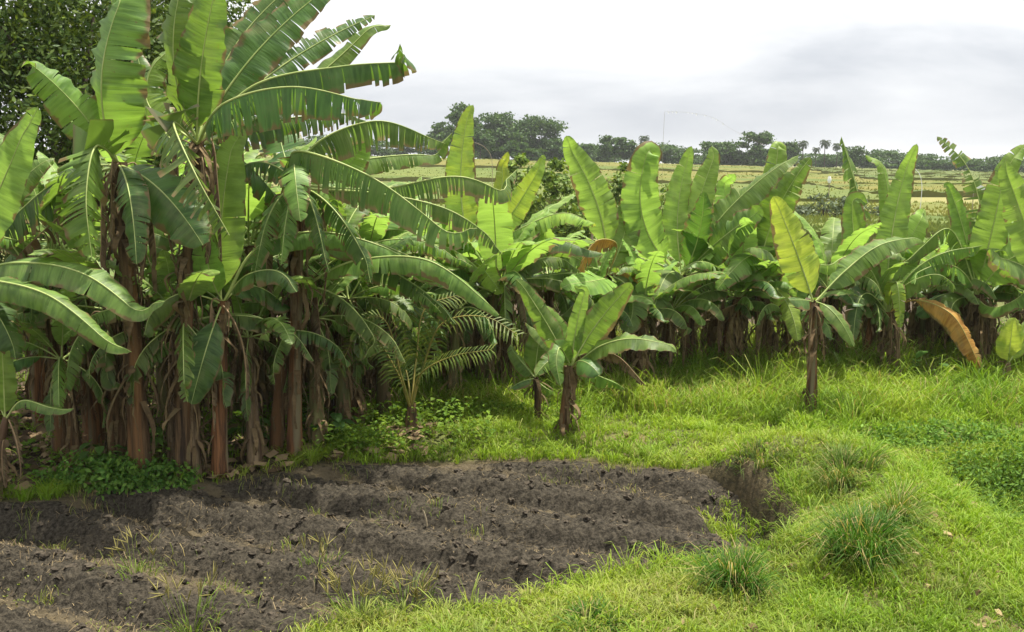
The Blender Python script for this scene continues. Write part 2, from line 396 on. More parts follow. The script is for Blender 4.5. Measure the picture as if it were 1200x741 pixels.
def make_leaf(P, W, style, mat, parent, rng, ribmat=None, name='leaf', **kw):
    """a banana leaf along the curve P (local to PARENT), full width W: blade mesh + midrib child"""
    o = dict(STY[style]); o.update(kw)
    C = curve_pts(P, 44)
    if o.get('tip'):
        a = rng.normal(0, o['tip']); h = int(44 * rng.uniform(.82, .92)); ax = rng.normal(0, 1, 3)
        t0 = C[h] - C[h - 1]; ax -= t0 * (ax @ t0) / (t0 @ t0); ax /= np.linalg.norm(ax)
        for i in range(h, 44):
            k = a * min(1, (i - h + 1) / 4); d = C[i] - C[h - 1]
            C[i] = C[h - 1] + d * math.cos(k) + np.cross(ax, d) * math.sin(k)
    seg = np.linalg.norm(np.diff(C, axis=0), axis=1); s = np.concatenate([[0], np.cumsum(seg)]); L = s[-1]
    T = np.gradient(C, axis=0); T /= np.linalg.norm(T, axis=1)[:, None] + 1e-9
    a = math.radians(o['na'])
    nref = np.array(o['nref'], float) if 'nref' in o else np.array([o.get('nx', 0.0), -math.cos(a), math.sin(a)])
    Nn = nref[None, :] - T * (T @ nref)[:, None]
    ln = np.linalg.norm(Nn, axis=1)
    Nn = Nn / (ln[:, None] + 1e-6)
    for i in range(1, len(Nn)):
        if ln[i] < .25: Nn[i] = Nn[i - 1] - T[i] * (T[i] @ Nn[i - 1]); Nn[i] /= np.linalg.norm(Nn[i]) + 1e-9
    tw = o.get('twist', rng.normal(0, .15)) * (s / L) ** 1.5
    S = np.cross(T, Nn)
    S, Nn = S * np.cos(tw)[:, None] + Nn * np.sin(tw)[:, None], Nn * np.cos(tw)[:, None] - S * np.sin(tw)[:, None]
    pf = o['pf']; r = np.array([0, .22, .48, .75, 1.0]); nr = len(r)
    VV, QQ, UV, RN = [], [], [], []; base = 0
    for sd, key in ((-1, 'al'), (1, 'ar')):
        q = [0.0]; mean = o['tear'] / max(L * (1 - pf), .1)
        while q[-1] < 1:
            st = mean * (.18 + rng.exponential(.82))
            if q[-1] > .9: st = max(st, .03)
            q.append(q[-1] + max(st, .012))
        q = np.array(q[:-1] + [1.0])
        if len(q) > 2 and q[-1] - q[-2] < .01: q = np.delete(q, -2)
        ph = rng.random() * 6; fr = rng.uniform(3, 7) / max(L, .3)
        for k in range(len(q) - 1):
            qa, qb = q[k], q[k + 1]
            n = max(2, int(round((qb - qa) * L / .035)) + 1)
            qq = np.linspace(qa, qb, n)
            gap = o['gap'] * min(1, .05 / max((qb - qa) * L, .02)) * rng.uniform(.2, 1.2)
            ga = rng.normal(0, o['trand']); rg = 1 - o['rag'] * rng.random() ** 1.5
            gs = rng.normal(0, o['trand'] * .35); rv = rng.random()
            if rng.random() < .07: ga += rng.choice([-1, 1]) * rng.uniform(.3, .9)
            ub = rng.uniform(.08, .3) if rng.random() < .16 else 0.0
            if rng.random() < o.get('miss', 0): continue
            mid = .5 * (qa + qb)
            # width profile of the blade
            def width(x): return .5 * W * (1 - np.exp(-x * 13)) * np.sqrt(np.clip(1 - x ** 4.5, 0, 1)) * (.84 + .16 * np.sin(PI * np.clip(x * 1.15, 0, 1))) * (1.0 + .25 * o.get('taper', .12) - o.get('taper', .12) * x ** 1.3)
            pos = None
            for j in range(nr):
                qj = mid + (qq - mid) * (1 - gap * r[j] ** o.get('ge', .9))
                sj = (pf + (1 - pf) * qj) * L
                f = np.interp(sj, s, np.arange(len(s)))
                def at_(A): return np.stack([np.interp(f, np.arange(len(s)), A[:, c]) for c in range(3)], 1)
                if j == 0:
                    Cj, Tj, Sj, Nj = at_(C), at_(T), at_(S), at_(Nn)
                    pos = Cj.copy(); w = width(qq) * rg
                else:
                    rm = .5 * (r[j] + r[j - 1])
                    ang = o['d0'] + o.get(key, 0) + (o['d1'] - o['d0'] + ga) * rm + (.17 * np.sin(2 * PI * fr * L * qq + ph) + .10 * np.sin(2 * PI * fr * 2.7 * L * qq + 2 * ph)) * rm * o.get('rip', 1)
                    D = np.cos(ang)[:, None] * Sj * sd - np.sin(ang)[:, None] * Nj + (.16 + gs * rm) * Tj
                    g = min(.95, o['g'] * (.25 + .9 * rm))
                    D = D / np.linalg.norm(D, axis=1)[:, None] * (1 - g) + np.array([0, 0, -1.0]) * g
                    D /= np.linalg.norm(D, axis=1)[:, None]
                    shift = -(qq - mid)[:, None] * gap * (r[j] ** o.get('ge', .9) - r[j - 1] ** o.get('ge', .9)) * (1 - pf) * L * Tj
                    pos = pos + D * (w * (r[j] - r[j - 1]))[:, None] + shift
                VV.append(pos.copy()); UV.append(np.stack([np.full(n, r[j] * (1.0 + ub)), sj + sd * 7.3], 1)); RN.append(np.full(n, rv))
            i = base + np.arange(nr - 1)[:, None] * n + np.arange(n - 1)[None, :]
            Q = np.stack([i, i + 1, i + n + 1, i + n], -1).reshape(-1, 4)
            QQ.append(Q if sd < 0 else Q[:, ::-1]); base += n * nr
    if not VV: return None
    lf = mesh_obj(name, np.concatenate(VV), np.concatenate(QQ), M[mat], parent, True, np.concatenate(UV), {'rnd': np.concatenate(RN)})
    r0 = min(.006 + .0042 * L, .016) * o.get('ribk', 1)
    rad = r0 * (1 - .86 * (s / L) ** .8)
    V, Q = tube(C, rad, 6)
    mesh_obj('midrib', V, Q, M[ribmat or {'x': 'rib_x', 'o': 'rib_o'}.get(mat, 'rib')], lf)
    return lf

def make_stem(H, lean, rb, rt, mat, parent, rng, top=None):
    top = np.array([lean[0], lean[1], H]) if top is None else np.array(top, float)
    n = 18; t = np.linspace(0, 1, n)
    midp = np.array([top[0] * .35, top[1] * .35, top[2] * .5])
    P = curve_pts([np.array([0, 0, -.12]), midp, top], n)
    m = 16; th = np.arange(m) * 2 * PI / m
    V = []
    ph = rng.random(4) * 6
    for i in range(n):
        rr = rb + (rt - rb) * t[i] ** .8 + .012 * math.exp(-t[i] * 9)
        w = rr * (1 + .07 * np.sin(3 * th + ph[0] + 3 * t[i]) + .06 * np.sin(5 * th + ph[1] - 5 * t[i]) + .05 * rng.normal(size=m))
        V.append(np.stack([P[i, 0] + w * np.cos(th), P[i, 1] + w * np.sin(th), np.full(m, P[i, 2])], 1))
    i = np.arange(n - 1)[:, None] * m; j = np.arange(m)[None, :]; jn = (j + 1) % m
    Q = np.stack([i + j, i + jn, i + m + jn, i + m + j], -1).reshape(-1, 4)
    mesh_obj('pseudostem', np.concatenate(V), Q, M[mat], parent)
    return P, top
def sheath_mesh(P, rb, rt, rng, count, parent, loose=1.0):
    """old leaf sheaths peeling and hanging round the stem"""
    VV, QQ, UV, RN = [], [], [], []; base = 0; count = int(count * 2.8)
    n = len(P)
    for k in range(count):
        t0 = 1 - .75 * rng.random() ** 1.3; az = rng.random() * 2 * PI
        ln = rng.uniform(.10, .36) * loose; w = rng.uniform(.007, .034)
        c = np.array([np.interp(t0 * (n - 1), np.arange(n), P[:, q]) for q in range(3)])
        rr = rb + (rt - rb) * t0
        out = np.array([math.cos(az), math.sin(az), 0]); tn = np.array([-math.sin(az), math.cos(az), 0])
        m = 7; x = np.linspace(0, 1, m); curl = rng.uniform(-.1, .5); kick = rng.uniform(.0, 1.0) ** 2 * .16 * loose
        d = rr * 1.02 + kick * np.sin(PI * np.clip(x * rng.uniform(.6, 1.1), 0, 1)) + .02 * x + rng.normal(0, .005, m)
        z = c[2] - x * ln + (.06 * np.sin(PI * x) if rng.random() < .3 else 0)
        z = np.maximum(z, .01 + .02 * rng.random())
        sway = rng.normal(0, .03) * x + rng.normal(0, .004, m)
        ww = w * (1 - .55 * x) * (1 + .3 * rng.normal(size=m))
        ctr = np.stack([c[0] + out[0] * d + tn[0] * sway, c[1] + out[1] * d + tn[1] * sway, z], 1)
        A = ctr + tn * ww[:, None] + out * (curl * ww)[:, None]; B = ctr - tn * ww[:, None] + out * (curl * ww * .6)[:, None]
        VV.append(np.concatenate([A, ctr, B])); RN.append(np.full(3 * m, rng.random()))
        UV.append(np.stack([np.repeat([.9, .2, .9], m), np.tile(x * ln + k * 3.1, 3)], 1))
        i = np.arange(m - 1)
        QQ += [base + np.stack([i, i + 1, i + m + 1, i + m], 1), base + np.stack([i + m, i + m + 1, i + 2 * m + 1, i + 2 * m], 1)]
        base += 3 * m
    return mesh_obj('dry_sheath', np.concatenate(VV), np.concatenate(QQ), M['sheath'], parent, True, np.concatenate(UV), {'rnd': np.concatenate(RN)})
def hanging_dead(top, rng, parent, n, Lm, az0=None, away=False):
    for k in range(n):
        az = rng.random() * 2 * PI if az0 is None else az0 + rng.normal(0, .5)
        o = np.array([math.cos(az), math.sin(az), 0.0]); L = Lm * rng.uniform(.65, 1.1)
        b = np.array(top) - np.array([0, 0, rng.uniform(.0, .25)])
        r = rng.uniform(.10, .32)
        P = [b, b + o * r * .7 + np.array([0, 0, .06]), b + o * r * 1.1 - np.array([0, 0, L * .4]), b + o * r * rng.uniform(.7, 1.3) - np.array([0, 0, min(L, b[2] - .08)])]
        make_leaf(P, rng.uniform(.16, .34), 'dead', 'x', parent, rng, name='dry_leaf', nref=o, miss=.12, ribk=.7)

def auto_leaves(root, top, rng, n, Lm, Wm, e0, e1, mats, torn, az0=0.0):
    for k in range(n):
        age = k / max(n - 1, 1)
        az = az0 + k * 2.39996 + rng.normal(0, .2)
        e = math.radians(e0 + (e1 - e0) * age ** .8 + rng.normal(0, 6))
        L = Lm * rng.uniform(.85, 1.12) * (.8 + .3 * math.sin(PI * min(age + .25, 1)))
        o = np.array([math.cos(az), math.sin(az), 0.0])
        P = [np.array(top) + o * .02]; el = e; st = L / 5
        bend = math.radians(rng.uniform(9, 15) + 17 * age)
        for i in range(5):
            P.append(P[-1] + st * (o * math.cos(el) + np.array([0, 0, math.sin(el)])))
            el -= bend * (.5 + .28 * i) * (1 if el > -1.2 else .1)
        up = np.array([0, 0, 1.0]); nref = up * .9 - o * .45
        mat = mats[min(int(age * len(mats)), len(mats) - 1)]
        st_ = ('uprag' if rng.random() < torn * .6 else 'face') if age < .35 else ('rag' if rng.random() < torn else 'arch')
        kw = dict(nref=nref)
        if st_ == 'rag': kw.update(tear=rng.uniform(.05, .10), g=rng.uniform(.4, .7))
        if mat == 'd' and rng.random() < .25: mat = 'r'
        make_leaf(P, Wm * rng.uniform(.85, 1.1), st_, mat, root, rng, pf=rng.uniform(.14, .22), **kw)

# ------------------------------------------------------------------ banana plants placed one by one
G_LEFT, G_RIGHT = 'banana plants of the tall left grove', 'banana plants of the row along the field'
def hero(bu, bv, tu, tv, label, leaves, stem='stem', rb=.10, rt=.055, sheath=16, dead=2, deadL=.8, dY=0.0, group=None, loose=1.0, Y=None):
    b = ground(bu, bv)
    if Y: b = at(bu, bv, Y); b.z = zt(b.x, b.y)
    rng = rng_for(label)
    root = tag(empty('banana_plant', b), label, 'banana plant', group)
    top = at(tu, tv, b.y + dY) - b
    P, _ = make_stem(0, 0, rb, rt, stem, root, rng, top=top)
    if sheath: sheath_mesh(P, rb, rt, rng, sheath, root, loose)
    hanging_dead(top, rng, root, dead, deadL)
    for pts, w, sty, mat, kw in leaves:
        if sty == 'arch' and 'tear' not in kw and rng.random() < .5: sty, kw = 'rag', dict(kw, tear=rng.uniform(.05, .1), g=.5)
        Q = [np.array(top) + rng.normal(0, .012, 3) - np.array([0, 0, .03])] + [np.array(at(u, v, b.y + dy) - b) for u, v, dy in pts]
        make_leaf(Q, w * b.y / F, sty, mat, root, rng, **kw)
    return root
def L(pts, w, sty, mat, **kw): return (pts, w, sty, mat, kw)

# tall left grove, front
hero(166, 563, 140, 190, 'tall shaggy banana plant at far left, its big upright leaf crossing the frame top', [
    L([(119, 100, -.25), (162, -40, -.2)], 118, 'up', 'g', al=1.35, ar=-.05, tear=.5, pf=.06),
    L([(85, 120, -.25), (26, 68, -.4)], 62, 'arch', 'g', na=35, tear=.14, d0=.1, g=.25),
    L([(112, 172, -.5), (101, 230, -.75), (108, 306, -.8)], 84, 'drop', 'g', tear=.06, al=1.2, trand=.4, d0=.2, g=.3, gap=.8, ge=.5),
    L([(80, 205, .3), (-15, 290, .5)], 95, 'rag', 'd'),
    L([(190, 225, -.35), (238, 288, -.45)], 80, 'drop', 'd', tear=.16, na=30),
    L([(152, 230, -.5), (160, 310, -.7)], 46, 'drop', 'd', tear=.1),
    L([(85, 240, .2), (10, 310, .4)], 70, 'rag', 'x', miss=.2),
    L([(60, 215, .9), (-60, 235, 1.6)], 80, 'arch', 'g'),
], 'stem', .095, .06, 44, 5, 1.0, loose=1.4, group=G_LEFT)
hero(214, 563, 232, 165, 'tallest banana plant in the left grove with a fan of huge leaves against the sky', [
    L([(204, 75, -.15), (219, -35, -.2)], 104, 'up', 'g', al=1.2, ar=0, tear=.22),
    L([(237, 70, -.25), (260, -40, -.35)], 66, 'up', 'g', d0=-.3, tear=.6),
    L([(172, 118, .2), (178, 80, .3), (212, 48, .4)], 52, 'uprag', 'b', al=.9),
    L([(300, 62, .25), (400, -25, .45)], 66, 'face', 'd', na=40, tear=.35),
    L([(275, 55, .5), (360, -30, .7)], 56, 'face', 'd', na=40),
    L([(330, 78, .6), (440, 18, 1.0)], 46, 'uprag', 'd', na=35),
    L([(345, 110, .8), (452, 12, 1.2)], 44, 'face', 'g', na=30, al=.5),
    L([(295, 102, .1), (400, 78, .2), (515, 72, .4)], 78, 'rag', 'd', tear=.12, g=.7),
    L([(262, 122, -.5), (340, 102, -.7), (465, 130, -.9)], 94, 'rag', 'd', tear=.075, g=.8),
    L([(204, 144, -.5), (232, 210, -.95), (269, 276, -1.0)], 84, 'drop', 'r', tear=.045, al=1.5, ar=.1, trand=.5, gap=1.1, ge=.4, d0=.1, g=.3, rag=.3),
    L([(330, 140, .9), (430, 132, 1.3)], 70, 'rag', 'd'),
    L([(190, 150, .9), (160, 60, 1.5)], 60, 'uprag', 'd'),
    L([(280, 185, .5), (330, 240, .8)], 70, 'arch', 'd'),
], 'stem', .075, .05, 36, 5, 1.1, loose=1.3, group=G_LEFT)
hero(257, 558, 262, 352, 'slim red brown banana plant with a glowing upright leaf beside the plot corner', [
    L([(259, 265, -.05), (277, 146, .0)], 62, 'up', 'b', tear=.8, d0=-.3, pf=.08, tip=.15),
    L([(245, 315, -.15), (240, 262, -.2)], 42, 'up', 'b', tear=1, pf=.12),
    L([(300, 292, .1), (360, 272, .2), (450, 290, .3), (520, 335, .4)], 46, 'arch', 'g', tear=.5, na=60),
    L([(240, 348, -.15), (212, 344, -.25), (182, 362, -.35), (165, 392, -.4)], 50, 'rag', 'g', pf=.45, tear=.3),
    L([(246, 395, -.25), (224, 474, -.35)], 46, 'drop', 'd', tear=.6, pf=.2),
    L([(295, 335, .3), (345, 370, .5)], 50, 'arch', 'd'),
    L([(290, 322, -.2), (325, 318, -.3), (352, 340, -.35)], 44, 'arch', 'd'),
    L([(225, 335, .3), (170, 330, .6)], 48, 'arch', 'd'),
    L([(280, 390, -.15), (288, 470, -.2)], 30, 'dead', 'x'),
], 'stem_red', .075, .05, 14, 3, .9, group=G_LEFT)
hero(346, 537, 352, 215, 'banana plant with a thick rusty red foot and long pale shredded leaves reaching right', [
    L([(360, 180, 0), (440, 142, .1), (524, 170, .3)], 74, 'rag', 'r', tear=.07),
    L([(345, 178, -.5), (430, 205, -.7), (550, 294, -.8)], 84, 'rag', 'r', tear=.05, g=.75),
    L([(400, 205, .3), (428, 150, .35)], 52, 'up', 'b'),
    L([(440, 222, .2), (545, 208, .3), (624, 247, .5)], 60, 'rag', 'r', tear=.06),
    L([(450, 228, -.1), (530, 248, -.1), (594, 292, -.1)], 54, 'rag', 'r', tear=.06),
    L([(340, 235, -.5), (330, 310, -.75)], 46, 'rag', 'g', g=.4),
    L([(365, 240, -.5), (384, 320, -.8)], 40, 'rag', 'd', g=.4),
    L([(345, 195, -.6), (352, 260, -.9)], 44, 'drop', 'g', tear=.07),
    L([(410, 190, .9), (500, 182, 1.2), (540, 190, 1.3)], 46, 'arch', 'g', na=45),
    L([(300, 190, -.2), (262, 215, -.3)], 46, 'rag', 'd'),
    L([(322, 240, -.4), (300, 320, -.6)], 50, 'rag', 'r', g=.4),
    L([(395, 250, -.4), (440, 330, -.6)], 50, 'rag', 'd', g=.5),
    L([(330, 170, .6), (320, 110, .8)], 60, 'uprag', 'd'),
    L([(380, 275, .1), (440, 285, .2), (500, 310, .3), (560, 340, .35)], 60, 'arch', 'g', tear=.3),
], 'stem_red', .07, .045, 28, 6, 1.2, loose=1.3, group=G_LEFT)
hero(322, 530, 352, 330, 'leaning banana plant with a bare grey tan stem just left of the rusty red stem', [
    L([(410, 300, .1), (480, 330, .1), (540, 380, .1)], 54, 'arch', 'd'),
    L([(300, 300, .1), (270, 330, .2)], 60, 'arch', 'd'),
    L([(345, 250, .3), (350, 190, .4)], 55, 'face', 'd'),
    L([(400, 350, -.2), (450, 420, -.3)], 40, 'rag', 'r', g=.5),
    L([(420, 305, -.5), (500, 305, -.6), (590, 370, -.7)], 46, 'arch', 'g', tear=.25),
], 'stem', .07, .055, 8, 4, 1.0, group=G_LEFT)
hero(-4, 584, 8, 488, 'small pale banana plant at the left edge in front of the grove', [
    L([(4, 440, -.05), (2, 392, -.1)], 38, 'up', 'b', tear=1),
    L([(25, 470, -.1), (60, 478, -.2), (86, 482, -.3)], 22, 'arch', 'g'),
    L([(-30, 450, .1), (-70, 480, .1)], 40, 'arch', 'g'),
    L([(20, 520, -.1), (24, 560, -.15)], 20, 'dead', 'x'),
], 'stem_grn', .045, .03, 5, 1, .4)
hero(-55, 570, -70, 330, 'banana plant cut by the left edge, two long glossy leaves arching from it', [
    L([(20, 308, -.4), (100, 322, -.6), (190, 392, -.7)], 54, 'arch', 'g', tear=.6, na=52, d1=.45, g=.2),
    L([(0, 330, -.6), (60, 348, -.8), (148, 420, -.9)], 48, 'arch', 'g', tear=.35, na=50),
    L([(-10, 240, -.2), (38, 122, -.3)], 66, 'up', 'b', tear=1.0, d0=-.3, tip=.1),
    L([(-15, 250, 0), (62, 182, .1)], 60, 'face', 'g', na=40),
    L([(-10, 360, -.3), (20, 420, -.4)], 60, 'arch', 'd'),
], 'stem', .11, .07, 14, 3, .9)

# young plants in the open
hero(659, 509, 669, 428, 'young banana plant standing alone in the clearing just beyond the plot', [
    L([(677, 375, -.05), (691, 328, -.1)], 24, 'up', 'b', tear=1),
    L([(703, 375, -.1), (742, 332, -.2)], 40, 'face', 'g', na=25, tear=.5, al=-.1),
    L([(705, 405, -.25), (740, 397, -.4), (797, 407, -.5)], 36, 'arch', 'g', tear=.9, na=50, rip=1.6, d1=.4, g=.1),
    L([(640, 378, -.1), (606, 326, -.2)], 32, 'face', 'g', na=30, tear=.3, al=.4),
    L([(690, 385, .2), (715, 352, .35)], 30, 'face', 'b', na=40),
    L([(645, 400, .2), (615, 380, .4)], 28, 'arch', 'g', tear=.3),
    L([(650, 420, -.2), (628, 440, -.35)], 24, 'drop', 'g', pf=.25),
    L([(660, 400, .1), (636, 356, .1)], 30, 'face', 'b', na=25),
    L([(655, 408, -.3), (652, 425, -.4), (657, 452, -.45)], 24, 'drop', 'g'),
    L([(685, 424, -.25), (703, 440, -.4)], 38, 'drop', 'd', na=40, pf=.3, tear=1),
    L([(690, 416, -.1), (718, 415, -.15), (757, 452, -.2)], 26, 'dead', 'x', d0=.5, miss=.05),
    L([(700, 440, .3), (735, 455, .3)], 32, 'arch', 'g'),
], 'stem', .056, .036, 12, 0)
hero(631, 497, 628, 442, 'waist high banana sucker with soft green leaves left of the lone young plant', [
    L([(630, 410, 0), (637, 372, 0)], 36, 'up', 'g', tear=1),
    L([(612, 425, .1), (596, 405, .1)], 26, 'arch', 'g'),
    L([(640, 455, -.1), (650, 460, -.2)], 24, 'arch', 'g', pf=.3),
    L([(610, 448, -.1), (598, 456, -.15)], 20, 'arch', 'd'),
], 'stem', .04, .028, 5, 0)
hero(949, 491, 954, 352, 'slender banana plant alone in the grass with one broad yellow green upright leaf', [
    L([(935, 300, -.05), (906, 228, -.1)], 50, 'up', 'yy', tear=.7, d0=-.1, pf=.08),
    L([(972, 362, -.2), (1001, 407, -.35)], 24, 'drop', 'g', tear=1, na=45, pf=.12),
    L([(943, 352, -.2), (925, 352, -.35)], 28, 'drop', 'd', na=50, pf=.3),
    L([(990, 318, .1), (1030, 288, .2), (1082, 277, .4)], 40, 'arch', 'g', na=40, tear=.2, d1=.5),
    L([(950, 390, -.1), (946, 430, -.12)], 12, 'dead', 'x'),
    L([(962, 380, -.08), (966, 425, -.1)], 14, 'dead', 'x'),
], 'stem_red', .065, .04, 12, 0)
hero(1183, 464, 1181, 424, 'short banana sucker near the right edge with one pale yellow leaf', [
    L([(1184, 402, -.05), (1188, 372, -.1)], 42, 'up', 'yy', tear=1, pf=.05, tip=.2),
    L([(1195, 400, 0), (1204, 375, .1)], 24, 'up', 'y'),
    L([(1178, 430, -.1), (1174, 446, -.12)], 10, 'dead', 'x'),
], 'stem_grn', .035, .025, 5, 0)
hero(992, 452, 992, 445, 'tiny banana sucker with two rounded leaves at the foot of the right row', [
    L([(985, 430, 0), (978, 412, 0)], 14, 'up', 'g', tear=1), L([(1000, 440, 0), (1010, 434, 0)], 14, 'face', 'b', tear=1)], 'stem_grn', .03, .02, 2, 0)

# row along the field: the plants that stand out
hero(808, 443, 800, 322, 'leafy banana plant with three upright pale leaves at the middle of the row', [
    L([(752, 250, -.2), (768, 156, -.3)], 50, 'up', 'b', tear=.5, pf=.14),
    L([(795, 240, .1), (812, 172, .2)], 40, 'up', 'b', tear=.4, ar=.5),
    L([(818, 240, .2), (842, 172, .3)], 42, 'up', 'b', tear=.4, al=.3),
    L([(845, 255, -.3), (935, 180, -.5)], 54, 'face', 'g', na=45, tear=.5, al=.5),
    L([(845, 280, -.5), (895, 245, -.8)], 52, 'face', 'g', na=35),
    L([(765, 320, -.4), (730, 350, -.7)], 44, 'arch', 'g'),
    L([(780, 325, -.6), (765, 372, -.9)], 46, 'drop', 'g', na=40),
    L([(850, 315, -.4), (905, 320, -.7)], 40, 'arch', 'g', tear=.4),
    L([(820, 270, -.6), (825, 225, -.8)], 46, 'face', 'd', na=15, d0=.5, d1=.9),
    L([(740, 300, .1), (690, 300, .2)], 40, 'arch', 'g'),
    L([(760, 335, -.2), (742, 342, -.3)], 26, 'dead', 'o'),
], 'stem', .11, .07, 26, 5, .7, loose=1.2, group=G_RIGHT)
hero(905, 446, 890, 330, 'banana plant of the row just left of the slender lone plant, crossed broad leaves', [
    L([(905, 230, .1), (914, 155, .2)], 40, 'up', 'b', tear=.6),
    L([(905, 260, -.1), (950, 184, -.2)], 46, 'face', 'g', na=30, al=.4),
    L([(860, 275, .2), (848, 198, .3)], 46, 'up', 'b', ar=.2),
    L([(850, 322, -.3), (790, 330, -.5)], 40, 'arch', 'g'),
    L([(915, 345, -.3), (935, 400, -.6)], 30, 'drop', 'y', na=40),
    L([(880, 300, -.6), (840, 340, -.9)], 44, 'drop', 'g', na=50),
    L([(930, 310, .2), (980, 290, .4)], 48, 'arch', 'g'),
    L([(870, 352, -.3), (820, 372, -.5)], 30, 'dead', 'x', miss=.3),
    L([(905, 300, -.5), (870, 290, -.8)], 40, 'arch', 'g'),
], 'stem', .11, .07, 26, 6, .75, loose=1.2, group=G_RIGHT)
hero(1035, 449, 1040, 365, 'banana plant of the right row with an orange dying leaf hanging low', [
    L([(1046, 270, .1), (1071, 168, .2)], 40, 'up', 'b', tear=.7, al=.2),
    L([(1045, 260, .3), (1028, 172, .4)], 36, 'up', 'b', tear=.5, ar=.9),
    L([(1006, 300, .0), (1000, 218, .0)], 44, 'up', 'g', tear=.8),
    L([(1058, 300, .3), (1090, 240, .4)], 44, 'face', 'b', tear=.5),
    L([(1000, 300, -.4), (960, 330, -.8)], 46, 'arch', 'b', na=45),
    L([(1060, 335, -.3), (1100, 322, -.5), (1125, 340, -.6)], 34, 'arch', 'g'),
    L([(1070, 352, -.2), (1112, 366, -.4), (1150, 432, -.55)], 38, 'drop', 'o', na=25, pf=.25, d0=.4, d1=.8),
    L([(1012, 345, -.3), (1000, 400, -.5)], 30, 'drop', 'd'),
    L([(1050, 330, -.3), (1055, 385, -.4)], 20, 'drop', 'y'),
    L([(1020, 300, .5), (1006, 230, .6), (986, 160, .7)], 44, 'dead', 'r', d0=.6, g=.6, miss=.1),
    L([(1080, 310, -.2), (1150, 290, -.2)], 46, 'arch', 'g'),
], 'stem', .12, .075, 30, 8, .75, loose=1.3, group=G_RIGHT)
hero(1150, 440, 1146, 345, 'banana plant near the right edge holding a torn leaf tip up to the sky', [
    L([(1150, 250, .2), (1130, 190, .3), (1098, 160, .4)], 36, 'uprag', 'r', miss=.3, tear=.06),
    L([(1110, 268, -.1), (1080, 290, -.2), (1060, 310, -.3)], 40, 'rag', 'g', tear=.1),
    L([(1165, 260, -.1), (1180, 200, -.1), (1200, 165, -.1)], 46, 'up', 'b', tear=.4, al=.3),
    L([(1120, 240, .3), (1108, 212, .3)], 34, 'up', 'g'),
    L([(1190, 300, -.2), (1240, 290, -.2)], 60, 'face', 'b'),
    L([(1110, 310, -.4), (1060, 330, -.6)], 40, 'arch', 'g'),
    L([(1170, 360, -.5), (1215, 330, -.8)], 34, 'arch', 'g', tear=.1),
    L([(1095, 350, .0), (1080, 372, .1)], 46, 'arch', 'd'),
    L([(1115, 362, -.3), (1128, 400, -.4)], 34, 'drop', 'g'),
], 'stem', .11, .07, 26, 7, .8, loose=1.2, group=G_RIGHT)
hero(1225, 450, 1225, 330, 'banana plant cut by the right edge with broad bright leaves', [
    L([(1200, 260, -.2), (1175, 190, -.3)], 56, 'up', 'b'),
    L([(1195, 310, -.3), (1160, 300, -.5)], 60, 'arch', 'g'),
    L([(1240, 250, .2), (1225, 160, .3)], 60, 'up', 'g'),
], 'stem', .11, .07, 16, 4, .8, group=G_RIGHT)
# behind, in the gap between grove and row
hero(556, 462, 552, 305, 'banana plant in the gap with one tall erect leaf striped yellow along its edge', [
    L([(540, 215, .1), (552, 122, .2)], 44, 'up', 'y', tear=.6, al=.35),
    L([(585, 240, 0), (586, 176, .1)], 28, 'up', 'y', tear=.6),
    L([(600, 250, -.1), (640, 182, -.2)], 34, 'up', 'y', tear=.3),
    L([(610, 268, -.3), (665, 250, -.5), (706, 272, -.7)], 40, 'arch', 'y', tear=.1),
    L([(600, 300, -.5), (650, 282, -.7), (705, 300, -.9)], 40, 'arch', 'd', tear=.2),
    L([(510, 280, -.2), (450, 300, -.4)], 50, 'arch', 'g'),
    L([(570, 320, -.8), (588, 345, -1.1)], 34, 'drop', 'y', tear=1),
    L([(540, 280, -.6), (520, 250, -.9)], 44, 'face', 'b'),
    L([(580, 310, -.3), (640, 350, -.5)], 44, 'arch', 'g'),
], 'stem', .11, .07, 20, 6, 1.0, group=G_LEFT)
hero(712, 452, 712, 322, 'banana plant in the gap whose single leaf slants up to the left', [
    L([(700, 240, 0), (658, 160, 0)], 46, 'up', 'b', tear=.5, pf=.2, al=.5),
    L([(722, 285, -.2), (700, 282, -.35), (672, 330, -.45)], 44, 'dead', 'o', pf=.3),
    L([(740, 320, -.3), (770, 335, -.5)], 36, 'dead', 'o'),
    L([(680, 320, -.4), (600, 330, -.7)], 46, 'arch', 'g', na=50),
    L([(690, 340, -.4), (650, 380, -.6)], 50, 'arch', 'g'),
    L([(740, 345, -.5), (735, 390, -.8)], 50, 'drop', 'g'),
    L([(670, 300, -.2), (640, 290, -.4)], 44, 'face', 'g'),
    L([(730, 280, .2), (740, 215, .3)], 40, 'up', 'g'),
    L([(690, 330, -.9), (655, 335, -1.2)], 44, 'face', 'b'),
], 'stem', .11, .07, 22, 6, .8, group=G_RIGHT)

